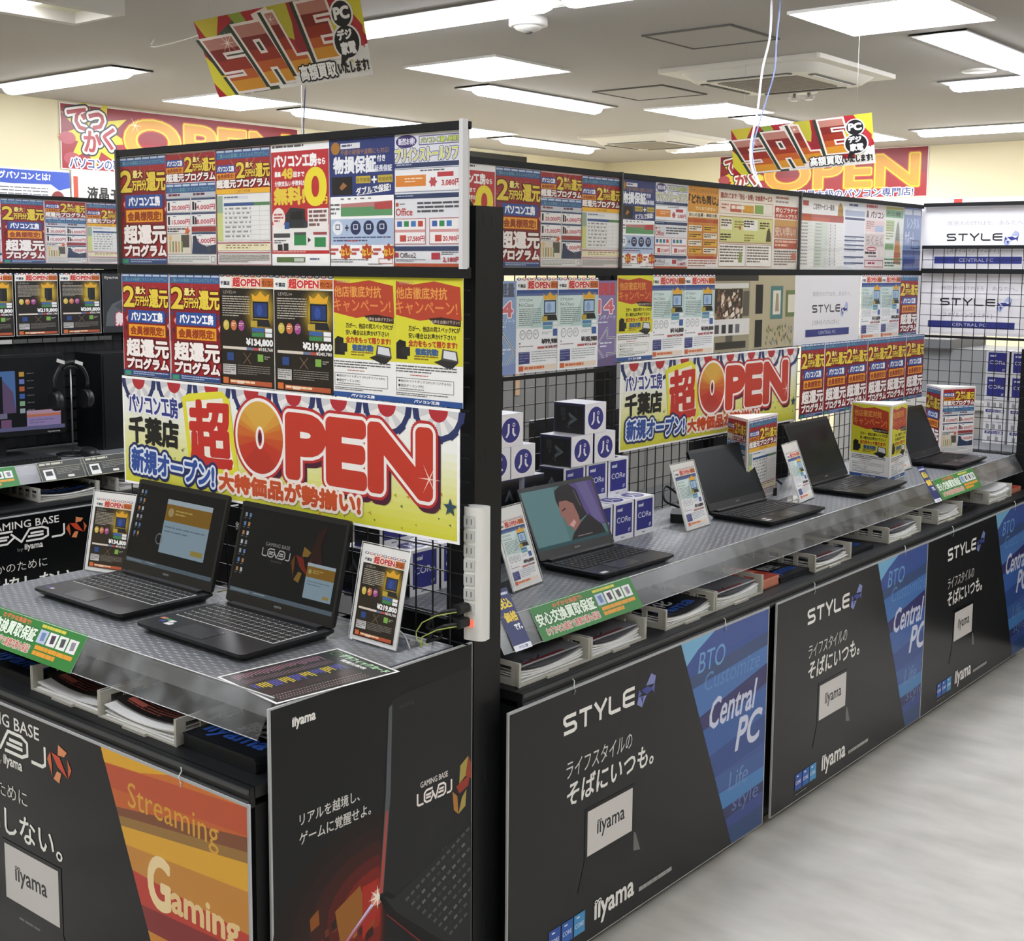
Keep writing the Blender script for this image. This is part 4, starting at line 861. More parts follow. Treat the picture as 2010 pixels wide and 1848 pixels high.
# surface-mounted box light, top left
t = empty('box_light', (-4.39, 2.0, CZ)); tag(t, 'deep white box light with open lit underside in the top left corner', 'ceiling light')
b = MB(); wb = M('#c9c5bc', .6)
b.box(-.17, -.125, -.7, .885, -.1, 0, wb); b.box(.125, .17, -.7, .885, -.1, 0, wb); b.box(-.125, .125, .865, .885, -.1, 0, wb); b.box(-.125, .125, -.7, -.68, -.1, 0, wb); b.build('housing', t)
box(-.125, .125, -.68, .66, -.07, -.062, LIGHT).build('lamp', t); box(-.125, .125, .66, .865, -.06, -.052, M('#e8e6c8', .5)).build('reflector', t)
# air conditioners
def aircon(cx, cy, s, label):
    t = empty('air_conditioner', (cx, cy, CZ)); tag(t, label, 'air conditioner', 'ceiling cassette air conditioners')
    W2 = M('#dcd8ce', .5); b = MB(); b.prism(rrect(2 * s, 2 * s, .02), -.022, 0, W2)
    n = len(b.v); o1 = rrect(1.72 * s, 1.72 * s, .1, 5); o2 = rrect(1.5 * s, 1.5 * s, .09, 5); k = len(o1)
    b.v += [(x, y, -.022) for x, y in o1] + [(x, y, -.062) for x, y in o2]
    for i in range(k): j = (i + 1) % k; b.face([n + i, n + j, n + k + j, n + k + i], W2, True)
    b.face([n + k + i for i in range(k)], W2); b.build('casing', t)
    g = MB(); g.box(-.5 * s, .5 * s, -.5 * s, .5 * s, -.066, -.062, M('#a39c92', .7)); 
    for i in range(14): y = -.48 * s + i * s * .96 / 13; g.box(-.5 * s, .5 * s, y, y + .006, -.069, -.066, M('#b4ada2', .6))
    g.build('intake_grille', t)
    for rz in range(4):
        l = MB(); l.prism(rrect(1.05 * s, .1 * s, .04 * s, 4, 0, .68 * s), -.0655, -.0618, M('#3a3a3a', .5)); l.box(-.48 * s, .48 * s, .66 * s, .69 * s, -.07, -.064, M('#c8c4bc', .5))
        l.build('louver', t, (0, 0, 0), rz * H)
    return t
aircon(-3.275, 6.15, .45, 'large ceiling air conditioner behind the hanging white and blue cords')
aircon(-5.65, 8.6, .42, 'small-looking far ceiling air conditioner left of the farther sale sign')
t = empty('smoke_detector', (-3.4, 4.24, CZ)); tag(t, 'round white smoke detector on the ceiling below the long light', 'smoke detector')
MB().lathe([(.08, 0), (.08, -.03), (.07, -.034)], (0, 0, 0), WH).build('base', t); MB().lathe([(.06, -.034), (.05, -.045), (.02, -.056)], (0, 0, 0), M('#cfccc4', .5)).build('cap', t); MB().lathe([(.02, -.056), (.01, -.062)], (0, 0, 0), M('#4a4a48', .5)).build('sensor', t)
for x, y, lb in ((-2.43, 6.69, 'round white ceiling downlight beside the long light at right'), (-5.33, 9.13, 'tiny far ceiling downlight left of the farther sale sign')):
    t = empty('downlight', (x, y, CZ)); tag(t, lb, 'ceiling light'); MB().lathe([(.085, 0), (.085, -.006), (.06, -.01)], (0, 0, 0), WH).build('rim', t); MB().lathe([(.058, -.008), (.05, -.0115)], (0, 0, 0), LIGHT if y > 8 else M('#d8d6d0', .4)).build('lens', t)
t = empty('emergency_light', (-3.5, 6.86, CZ)); tag(t, 'clear twin-lamp emergency light on the ceiling below the big air conditioner', 'emergency light')
MB().lathe([(.09, 0), (.09, -.01), (.07, -.014)], (0, 0, 0), WH).build('base', t)
for s in (-1, 1): MB().lathe([(.012, -.014), (.034, -.028), (.034, -.045), (.02, -.055)], (s * .045, 0, 0), ACRY).build('lamp', t); MB().lathe([(.01, -.015), (.012, -.04)], (s * .045, 0, 0), M('#9a9a98', .3, .8)).build('bulb', t)
t = empty('emergency_light', (-5.9, 9.3, CZ)); tag(t, 'far small emergency light on the ceiling left of the far long light', 'emergency light')
MB().lathe([(.09, 0), (.09, -.012), (.05, -.05)], (0, 0, 0), WH).build('base', t)
# ------------------------------------------------------------------ things on the walls
mw = {}
def sheet(key, fn, name, loc, rz, label, cat='poster', group=None, tilt=0, parent=None):
    if key not in mw: mw[key] = fn().mb.mesh(name)
    o = bpy.data.objects.new(name, mw[key]); COL.objects.link(o); o.location = loc; o.rotation_euler = (tilt, 0, rz)
    if parent: o.parent = parent
    if name == 'poster': o.scale = (1, 1, .958 if loc[2] > 1.68 else (.932 if loc[2] > 1.37 else 1))
    if label: tag(o, label, cat, group)
    return o
sheet('wb1', d_wallbanner('業界最大級のパソコン専門店!'), 'wall_banner', (X0 + .004, 4.56 + .975, 2.278), H, 'wide red opening banner with yellow burst high on the left wall', 'banner')
sheet('wb2', d_wallbanner('業界最大級のパソコン専門店!'), 'wall_banner', (-4.17 - .975, Y1 - .004, 2.292), 0, 'wide red opening banner on the far wall behind the farther sale sign', 'banner')
sheet('wt', d_walltext, 'wall_sign', (X0 + .012, 4.895, 1.775), H, 'white wall sign with a red bar and black lettering below the left wall banner', 'sign')
sheet('wbl', d_wallblue, 'wall_sign', (X0 + .012, 4.13, 1.765), H, 'white and blue wall sign with tiny text behind the far left header', 'sign')
b = MB(); b.box(-5.4, -1.2, Y1 - .03, Y1 - .001, 1.8, 2.27, M('#f2efe8', .5)); tag(b.build('wall_board'), 'long white header board along the far wall under the red banner', 'board')
b = MB(); b.box(-.033, .033, -.004, 0, -.09, 0, M('#cf3a30', .5)); tag(b.build('wall_tag', None, (-3.9, Y1 - .031, 2.262)), 'small red tag on the white board of the far wall', 'tag')
# ------------------------------------------------------------------ display counters
def gondola(loc, rz, label, L=1.2, hx=0.0, left_post=True, right_post=True, header=True, cdx=(0, 0), group=None, dd=0.0, arm=False):
    """counter unit; local x along the aisle, front toward -y, header plane at y=0"""
    t = empty('display_counter', loc, rz); tag(t, label, 'display counter', group)
    a, e = cdx[0], L + cdx[1]
    ct = MB(); ct.box(a, e, -.464, .015, .868, .882, PLATE); ct.box(a, e, -.466, -.452, .845, .882, M('#6b6e70', .4, .3)); ct.build('counter_top', t)
    ls = MB(); ls.box(a, e, -.55 + dd, 0, .716, .738, BLK); ls.box(a, e, -.562 + dd, -.548 + dd, .700, .738, BLK); ls.box(a, e, -.566 + dd, -.560 + dd, .708, .716, M('#303234', .35)); ls.box(a, e, -.566 + dd, -.560 + dd, .728, .737, M('#303234', .35)); ls.build('lower_shelf', t)
    cb = MB(); cb.box(a + .004, e - .004, -.545 + dd, 0, .05, .70, BLK2); cb.box(a + .01, e - .01, -.50, 0, 0.0, .05, MATTE); cb.box(a, e, -.1, -.09, .738, .868, BLK2)
    for x in (a + .004, e - .016): cb.box(x, x + .012, -.4, -.1, .738, .868, BLK)
    cb.build('cabinet_body', t)
    if header:
        hb = MB(); hb.box(hx, hx + L, .004, .016, 1.686, 1.972, M('#c9c8c6', .5)); hb.build('header_board', t)
        r = MB(); r.box(hx, hx + L, -.008, .022, 1.966, 1.982, BLK2); r.build('top_rail', t)
        r = MB(); r.box(hx, hx + L, -.010, .022, 1.666, 1.688, BLK2); r.build('middle_rail', t)
        r = MB(); r.box(hx - .004, hx + .004, -.009, .018, 1.66, 1.984, M('#4a4b4d', .3)); r.build('header_divider', t)
    for on, x in ((left_post, 0.0), (right_post, L - .04)):
        if on:
            p = MB(); p.box(x, x + .04, .03, .09, 0, 1.98 if header else 1.8, BLK); p.build('upright_post', t)
    g = MB(); n = int(L / .05)
    for i in range(n + 1): x = hx + min(i * .05, L - .003); g.box(x, x + .0026, .012, .0146, .884, 1.666, WIRE)
    for j in range(16): z = .89 + j * .05; g.box(hx, hx + L, .0155, .0185, z, z + .0026, WIRE)
    g.build('mesh_panel', t)
    return t
def rail(t, a, e, seams=()):
    """sloping clear ticket strip on the counter edge"""
    b = MB(); th = .002
    b.hexa([(a, -.509, .818), (e, -.509, .818), (e, -.509 + th, .8185), (a, -.509 + th, .8185), (a, -.4675, .887), (e, -.4675, .887), (e, -.4655, .887), (a, -.4655, .887)], RAILM)
    b.box(a, e, -.4665, -.4645, .878, .8885, RAILM); b.build('ticket_strip', t)
    c = MB(); c.tube([(a, -.4668, .8885), (e, -.4668, .8885)], .0011, M('#dfe2e4', .3), 6); c.tube([(a, -.5095, .818), (e, -.5095, .818)], .0008, M('#c3c7ca', .3), 6); c.build('strip_edge', t)
GL = empty  # readability
near = gondola((-2.998, 1.989, 0), 0, 'near black display counter with two laptops at the left', hx=.041, left_post=False, right_post=False, cdx=(-.006, .0), dd=.02)
rail(near, -.006, 1.185)
p = MB(); p.box(1.128, 1.208, .074, .164, 0, 1.817, BLK)
for z in [.19 + i * .36 for i in range(5)]: p.box(1.2078, 1.2084, .11, .114, z, z + .035, MATTE)
p.box(1.2078, 1.2084, .098, .1, 1.775, 1.8, MATTE); p.box(1.2078, 1.2084, .125, .127, 1.775, 1.8, MATTE)
p.build('upright_post', near, label='thick black slotted steel post at the counter end')
p = MB(); p.prism([(.03, 1.46), (.12, 1.46), (.12, 1.30)], 1.168, 1.176, BLK, 'x'); p.build('bracket', near)
p = MB(); p.prism([(.03, 1.9), (.12, 1.8), (.12, 1.70), (.03, 1.70)], 1.168, 1.176, BLK, 'x'); p.build('bracket', near)
b = MB(); b.box(1.241 - .004, 1.241 + .006, -.012, .004, 1.685, 1.985, M('#d8d8da', .3)); b.build('header_end_cap', near, label='pale vertical end strip of the header')
b = MB(); b.box(.041, 1.241, .006, .012, .884, 1.0, MATTE) if False else None
RG = 'black display counters of the long run'
rights = []
for i, lb in enumerate(('nearest display counter of the long run, with a laptop and stacked blue boxes', 'middle display counter of the long run, with two laptops and a folded card tower', 'farthest display counter of the long run, before the end mesh')):
    g = gondola((-2.314, 2.15 + 1.2 * i, 0), H, lb, group=RG, left_post=(i > 0), right_post=False, cdx=((.035, 0) if i == 0 else (0, 0)))
    rail(g, .035 if i == 0 else .001, 1.199); rights.append(g)
b = MB(); b.box(.6, 1.18, -.008, .004, 1.37, 1.382, BLK); b.build('poster_rail', rights[0])
LG = 'black display counters of the far left run'
lefts = []
for i, lb in enumerate(('far left display counter, the part nearest the viewer', 'far left display counter with the gaming screen', 'far left display counter mostly hidden behind the near header')):
    g = gondola((-5.2, 1.104 + 1.2 * i, 0), H, lb, group=LG); rail(g, 0, 1.19); lefts.append(g)
    b = MB(); b.box(.002, 1.198, .02, .026, .86, 1.664, MATTE); b.build('back_board', g)
# header cover sheets (loose clear film)
def cover(par, x0, x1, name='header_cover'):
    b = MB(); n = 12; m = 4; y = -.0065
    for j in range(m + 1):
        for i in range(n + 1):
            u, v = i / n, j / m; b.v.append((x0 + (x1 - x0) * u, y - .0012 * math.sin(u * 9.0 + v * 2.3), 1.689 + .276 * v))
    for j in range(m):
        for i in range(n): q = j * (n + 1) + i; b.face([q, q + 1, q + n + 2, q + n + 1], PANE, True)
    b.build(name, par, label='clear film over the header posters')
for g in rights: cover(g, .004, 1.196)
cover(lefts[1], .004, 1.196); cover(lefts[2], .004, 1.196); cover(near, .045, 1.235)
for g in (lefts[0],): cover(g, .004, 1.196)
# ---- perpendicular end mesh at the far end of the right run
t = empty('mesh_divider', (-2.31, 5.76, 0)); tag(t, 'black wire mesh divider with white hanging posters at the far right end', 'mesh divider')
g = MB()
for i in range(26): x = i * .05; g.box(x, x + .0026, 0, .0026, .884, 1.79, WIRE)
for j in range(19): z = .886 + j * .05; g.box(0, 1.25, .0032, .0062, z, z + .0026, WIRE)
g.build('mesh_panel', t)
r = MB(); r.box(0, 1.25, -.006, .01, 1.676, 1.698, BLK2); r.build('middle_rail', t); r = MB(); r.box(0, 1.25, -.006, .01, 1.974, 1.99, BLK2); r.build('top_rail', t); r = MB(); r.box(0, 1.25, -.004, .012, 1.786, 1.801, BLK2); r.build('mesh_top_bar', t); r = MB(); r.box(0, 1.25, -.002, .012, 1.387, 1.397, BLK2); r.build('lower_rail', t)
p = MB(); p.box(.46, .52, .02, .08, 0, 1.35, BLK); p.build('upright_post', t); p = MB(); p.box(1.19, 1.25, .02, .08, 0, 1.98, BLK); p.build('upright_post', t)
b = MB(); b.box(.05, 1.25, .0, .5, 0, .87, BLK2); b.box(.05, 1.25, .0, .5, .87, .882, PLATE); tag(b.build('back_counter', None, (-2.31, 5.86, 0)), 'grey counter behind the end mesh carrying the blue boxes', 'counter')
S3 = d_stylewhite
sheet('sw', S3, 'hanging_poster', (-2.066, 5.783, 1.69), 0, 'white hanging poster of the end mesh, upper one with its top above the mesh', 'poster', 'white posters on the end mesh')
sheet('sw', S3, 'hanging_poster', (-2.082, 5.783, 1.402), 0, 'white hanging poster of the end mesh, lower one entirely behind the wires', 'poster', 'white posters on the end mesh')
# ------------------------------------------------------------------ posters
def row(keys, x0, pitch, y, z, axis, rowname, group, tilt=0, first=1, total=None):
    for i, k in enumerate(keys):
        if k is None: continue
        if isinstance(k, str): k = (k, 1)
        key, span = k[0], k[1]; fn, desc = DES[key]
        c = x0 + pitch * (i + span / 2)
        loc = (c, y, z) if axis == 'x' else (y, c, z)
        sheet(key, fn, 'poster', loc, 0 if axis == 'x' else H, '%s, %s from left in %s' % (desc, ORD[k[2] if len(k) > 2 else i], rowname), 'poster', group, tilt)
DES = {'cho': (d_cho, 'red narrow points-program poster'), 'sheet': (d_sheet, 'red-headed poster with product grid'), 'table': (d_table, 'red-headed poster with a table'), 'zero': (d_zero, 'red poster with yellow 0'),
       'guard': (d_guard, 'navy warranty poster'), 'soft': (d_soft, 'pale software price poster'), 'orange': (d_orange, 'orange poster'), 'relief': (d_relief, 'wide cream and green service poster'), 'plat': (d_platinum, 'brown and red support poster'),
       'serv': (d_service, 'wide white service table poster'), 'lines': (d_lines, 'white poster with navy lines'), 'pink': (d_pink, 'pink computer poster'), 'green': (d_green, 'green poster with an orange shape'), 'blue': (d_blue, 'blue poster'),
       'p134': (d_price(True, '134,800', '155,760'), 'black laptop price poster'), 'p219': (d_price(True, '219,800', '240,780'), 'black laptop price poster'), 't219': (d_price(True, '219,800', '241,780', 'tower'), 'black tower computer price poster'), 't209': (d_price(True, '209,800', '230,780', 'tower'), 'black tower computer price poster'), 't189': (d_price(True, '189,800', '208,780', 'tower'), 'black tower computer price poster'),
       'camp': (d_campaign, 'red and yellow campaign poster'), 'person': (d_person, 'dark poster of a grey-hooded person'),
       'l99': (d_price(False, '99,980', '109,978'), 'pale laptop price poster'), 'l105': (d_price(False, '105,980', '116,560'), 'pale laptop price poster'), 'l114': (d_price(False, '114,800', '126,280'), 'pale laptop price poster'), 'l109': (d_price(False, '109,800', '120,780'), 'pale laptop price poster'), 'l94': (d_price(False, '94,800', '104,280'), 'pale laptop price poster')}
hy = 1.987
row(['cho', 'sheet', 'table', 'zero', 'guard', 'soft'], -2.957, .2, 1.992, 1.689, 'x', 'the near left header', 'header posters above the near left counter')
for i, (k, xc, z) in enumerate((('cho', -2.847, 1.399), ('cho', -2.642, 1.399), ('p134', -2.444, 1.398), ('p219', -2.243, 1.397), ('camp', -2.05, 1.398), ('camp', -1.858, 1.398))):
    sheet(k, DES[k][0], 'poster', (xc, 1.984 + .0006 * i, z + .0), 0, '%s, %s from left above the near banner' % (DES[k][1], ORD[i]), 'poster', 'lower posters of the near left counter')
row([('cho', 1, 3)] , 3.35 - .6, .2, -2.317, 1.689, 'y', 'the long right-hand header', 'long header posters') if False else None
keys = [('zero', 1), ('cho', 1), ('sheet', 1), ('table', 1)]
for i, (k, sp, n) in enumerate((('zero', 1, 0), ('cho', 1, 1), ('sheet', 1, 2), ('table', 1, 3))): 
    sheet(k, DES[k][0], 'poster', (-2.3165, 2.65 + .2 * i, 1.689), H, '%s, %s from left in the long header by the post' % (DES[k][1], ORD[i]), 'poster', 'long header posters')
pos = 3.35
for i, (k, sp) in enumerate((('guard', 1), ('soft', 1), ('orange', 1), ('relief', 2), ('plat', 1), ('serv', 2), ('lines', 1), ('pink', 1), ('green', 1), ('blue', 1))):
    sheet(k, DES[k][0], 'poster', (-2.3165, pos + .1 * sp, 1.689), H, '%s, %s after the first seam of the long header' % (DES[k][1], ORD[i]), 'poster', 'long header posters'); pos += .2 * sp
# lower row on the right
LR = 'lower posters of the long run'
sheet('sb', d_strip('#8ea6cc', True, False), 'poster', (-2.30, 2.77, 1.388), H, 'narrow blue poster with a right-pointing arrow beside the black post', 'poster', LR)
sheet('l99', DES['l99'][0], 'poster', (-2.299, 2.925, 1.389), H, 'pale laptop price poster, right beside the blue arrow strip', 'poster', LR)
sheet('l105', DES['l105'][0], 'poster', (-2.297, 3.115, 1.389), H, 'pale laptop price poster, left beside the purple arrow strip', 'poster', LR)
sheet('sp', d_strip('#8678a8', False, True), 'poster', (-2.299, 3.262, 1.388), H, 'narrow purple poster with a left-pointing arrow', 'poster', LR)
sheet('camp', d_campaign, 'poster', (-2.298, 3.42, 1.398), H, 'red and yellow campaign poster above the left end of the right banner', 'poster', LR)
sheet('l114', DES['l114'][0], 'poster', (-2.2985, 3.614, 1.398), H, 'pale laptop price poster, right of the yellow campaign poster', 'poster', LR)
sheet('l109', DES['l109'][0], 'poster', (-2.2995, 3.81, 1.398), H, 'pale laptop price poster, left of the living room picture', 'poster', LR)
sheet('room', d_room, 'poster', (-2.300, 4.208, 1.398), H, 'wide photo poster of a beige living room with framed pictures', 'poster', LR)
sheet('sw', d_stylewhite, 'poster', (-2.301, 4.802, 1.398), H, 'wide white poster with black wordmark and navy bar in the long lower row', 'poster', LR)
sheet('l114', DES['l114'][0], 'poster', (-2.2985, 5.2, 1.398), H, 'pale laptop price poster, right of the wide white poster', 'poster', LR)
sheet('l94', DES['l94'][0], 'poster', (-2.2995, 5.402, 1.398), H, 'pale laptop price poster, second right of the wide white poster', 'poster', LR)
sheet('cho', d_cho, 'poster', (-2.300, 5.602, 1.398), H, 'red narrow points-program poster at the far end of the long lower row', 'poster', LR)
# banners
sheet('banner', d_banner, 'opening_banner', (-2.348, 1.974, 1.114), 0, 'large opening banner with bunting behind the two near laptops', 'banner', 'big opening banners')
sheet('banner', d_banner, 'opening_banner', (-2.285, 3.918, 1.112), H, 'opening banner with bunting on the long counter mesh', 'banner', 'big opening banners')
for i in range(6):
    sheet('cho', d_cho, 'poster', (-2.262 + .003 * (i % 2), 4.53 + .2 * i + .07, 1.118), H, 'red narrow points-program poster, %s of six beside the long run banner' % ORD[i], 'poster', 'six red posters below the lower row', tilt=-.0)
# far left run
row([('zero', 1), ('guard', 1), ('soft', 1)], 2.314, .2, -5.2025, 1.689, 'y', 'the far left header', 'far left header posters')
for i, k in enumerate(('cho', 'sheet', 'table', 'zero')):
    sheet(k, DES[k][0], 'poster', (-5.2025, 3.015 + .205 * i, 1.689), H, '%s, %s in the far left header' % (DES[k][1], ORD[i]), 'poster', 'far left header posters')
for i, k in enumerate(('t189', 't219', 't209', 'person')):
    sheet(k, DES[k][0], 'poster', (-5.185, 2.845 + .213 * i, 1.376), H, '%s, %s in the far left lower row' % (DES[k][1], ORD[i]), 'poster', 'far left lower posters')
b = MB()
for i in range(16): b.box(i * .07, i * .07 + .064, -.002, 0, 0, .018, M('#b9b8b4' if i < 9 else '#4c4c4c', .5))
tag(b.build('label_strip', None, (-5.17, 2.3, 1.345), H), 'row of small white shelf labels under the far left posters', 'label strip')
# ------------------------------------------------------------------ promotional front panels
def hooks(par, xs, z=.664):
    for x in xs:
        b = MB(); b.tube([(x, -.007, z - .018), (x + .003, -.009, z - .010), (x - .003, -.009, z + .002), (x + .003, -.006, z + .014), (x - .002, -.004, z + .02)], .0014, M('#d6dcdc', .2), 6); b.build('hook', par, label='small clear plastic hook')
for i, (yc, lb) in enumerate(((2.725, 'black and blue promotional panel on the nearest counter of the long run'), (3.9705, 'black and blue promotional panel in the middle of the long run'), (5.119, 'black and blue promotional panel at the far end of the long run'))):
    o = sheet('ps', d_panel_style, 'front_panel', (-1.7475 + (.0015 if i == 2 else 0) + .0, yc, .047), H, lb, 'advertising panel', 'front panels of the long run'); hooks(o, (-.36, .34))
o = sheet('pg', d_panel_game, 'front_panel', (-2.392, 1.4455, .047), 0, 'black and orange gaming panel on the front of the near left counter', 'advertising panel'); hooks(o, (.4,))
o = sheet('pg', d_panel_game, 'front_panel', (-4.6325, 2.895, .047), H, 'black gaming panel on the far left counter behind the near counter top', 'advertising panel', 'far left front panels')
o = sheet('pg', d_panel_game, 'front_panel', (-4.6325, 4.105, .047), H, 'black gaming panel on the far left run, hidden behind the near counter', 'advertising panel', 'far left front panels')
sheet('pe', d_endpanel, 'end_panel', (-1.7915, 1.770, .006), H, 'dark end panel with a half-open laptop picture on the side of the near counter', 'advertising panel')
# ------------------------------------------------------------------ price strip cards
def strip_card(key, fn, name, x, rz, base, label, cat, group=None, up=0.0):
    """card on the sloping ticket strip: x along the counter, base = header plane"""
    o = sheet(key, fn, name, (0, 0, 0), rz, label, cat, group)
    sl = math.atan2(.0435, .0685)
    if rz == 0: o.location = (x, base - .5115 - .0012, .8165 + up)
    else: o.location = (base + .5115 + .0012, x, .8165 + up)
    o.rotation_euler = (-sl, 0, rz); return o
GG = 'green exchange-guarantee cards'
strip_card('gt', d_green_tag, 'strip_card', 2.535, H, -2.314, 'green guarantee card on the strip below the headset-wearer laptop', 'card', GG)
strip_card('gt', d_green_tag, 'strip_card', 5.02, H, -2.314, 'green guarantee card on the strip below the farthest laptop', 'card', GG)
strip_card('gt', d_green_tag, 'strip_card', -2.635, 0, 1.989, 'green guarantee card at the left edge of the near counter', 'card', GG)
strip_card('gt', d_green_tag, 'strip_card', 2.455, H, -5.2, 'green guarantee card on the far left counter strip', 'card', GG)
strip_card('tt', d_tax_tag, 'strip_card', 2.252, H, -2.314, 'navy tax-included card with yellow letters beside the black post', 'card', 'navy tax-included cards')
strip_card('tt', d_tax_tag, 'strip_card', 4.765, H, -2.314, 'navy tax-included card with yellow letters on the far strip', 'card', 'navy tax-included cards')
for i in range(3): strip_card('gc', d_gear_card, 'strip_card', 2.83 + .21 * i + .03, H, -5.2, 'black product card with white picture, %s on the far left strip' % ORD[i], 'card', 'black product cards')
CT = .882   # counter height
SCR = .30   # brightness of the screens
# ------------------------------------------------------------------ laptops
def screen_art(kind, W, Hh):
    a = Art(W, Hh, t=.0004, bg=None, edge='#0b0c0e', rough=.3, emit=SCR, spec=.18); H2 = a.hh
    def icons(n, m, c=('#8a9096', '#5a7ca8', '#a8784c', '#b0b4b8')):
        for i in range(n):
            for j in range(m): a.rect(2.5 + i * 4.4, 4 + j * 6, 4.6 + i * 4.4, 6.6 + j * 6, c[(i + j) % 4]); a.lines(2 + i * 4.4, 7.4 + j * 6, 5.4 + i * 4.4, 8.4 + j * 6, 1, '#6c6e70')
    def bar(): a.rect(0, H2 - 2.8, 100, H2, '#4f5c66'); a.lines(24, H2 - 2, 44, H2 - .9, 1, '#9aa4ac'); a.rect(1, H2 - 2.1, 20, H2 - .8, '#6b7780')
    def window(x0, y0, x1, y1):
        a.rect(x0, y0, x1, y1, '#7e929e'); a.rect(x0, y0, x1, y0 + (y1 - y0) * .09, '#98a6ae'); a.rect(x0, y0 + (y1 - y0) * .09, x1, y0 + (y1 - y0) * .4, '#7a5a1e')
        a.circ(x0 + (x1 - x0) * .12, y0 + (y1 - y0) * .24, (x1 - x0) * .06, '#9c8a5c'); a.lines(x0 + (x1 - x0) * .22, y0 + (y1 - y0) * .18, x0 + (x1 - x0) * .6, y0 + (y1 - y0) * .3, 2, '#a8904c'); a.lines(x0 + 2, y0 + (y1 - y0) * .5, x1 - 3, y0 + (y1 - y0) * .66, 2, '#5a6e7c', fill=.3); a.rect(x1 - (x1 - x0) * .3, y1 - (y1 - y0) * .16, x1 - 2.4, y1 - (y1 - y0) * .07, '#8e7c3a')
    if kind == 'A':
        a.rect(0, 0, 100, H2, '#121314'); icons(2, 6); window(36, 7, 88, 45); a.ring(34, 36, 4, .8, '#6c6e70'); bar()
    elif kind == 'B':
        a.rect(0, 0, 100, H2, '#131415'); icons(2, 7); a.text('GAMING BASE', 28, 20, 22.4, '#8c8a88', x1=52); levellogo(a, 26, 24, 27, 5, '#a8a6a4', .16); a.text('by ııyama', 36, 30.4, 32.4, '#5a5856', x1=46)
        a.poly([(70, 30), (76, 8), (84, 2), (80, 16), (84, 26), (76, 32)], '#2c1612'); emblem(a, 55, 18, 21, 23, '#7a5c24', '#5c3418', '#6a2014'); window(71, 27, 97, 49); bar()
    elif kind == 'C':
        a.rect(0, 0, 100, H2, '#4f7270'); a.rect(0, 0, 44, H2, '#5c7e80'); a.poly([(64, 0), (100, 0), (100, 42), (84, 40), (70, 26)], '#55467c'); a.poly([(76, 0), (92, 0), (98, 40), (86, 38)], '#665a8a')
        a.poly([(44, 24), (42, 12), (44, 4), (54, -.0), (66, 0), (74, 6), (76, 24), (78, 30), (66, 34)], '#25201f'); a.poly([(43, 20), (46, 14), (56, 14), (64, 18), (66, 30), (64, 42), (56, 44), (52, 38), (47, 36), (46, 30), (43, 27)], '#94645a')
        a.poly([(50, 36), (58, 32), (60, 35), (54, 39)], '#c89a92'); a.poly([(46, 22), (52, 20), (52, 21.4), (46, 23.4)], '#3c2826'); a.poly([(52, 44), (66, 36), (80, 30), (94, 42), (96, H2 - 3), (46, H2 - 3)], '#231f20'); a.stroke([(70, 6), (73, 22)], 1.2, '#5c585c')
        a.rect(0, H2 - 3, 100, H2, '#2c4c50'); a.lines(56, 47, 92, 48.6, 1, '#8c8486')
    elif kind == 'D':
        a.rect(0, 0, 100, H2, '#1d2122'); a.rect(0, 40, 100, H2, '#15181a')
        rnd = random.Random(3)
        for i in range(11):
            x = 4 + i * 8.6; h = rnd.uniform(10, 24); a.poly([(x, 46), (x + 1, 46 - h * .7), (x + 3, 46 - h), (x + 5, 46 - h * .7), (x + 6, 46)], '#131617')
    elif kind == 'E':
        a.rect(0, 0, 100, H2, '#1c2022'); a.rect(8, 10, 60, 44, '#191c1e'); a.rect(40, 14, 62, 30, '#1e2526'); a.rect(70, 6, 90, 22, '#16191b')
    else:
        a.rect(0, 0, 100, H2, '#191c1e')
    return a
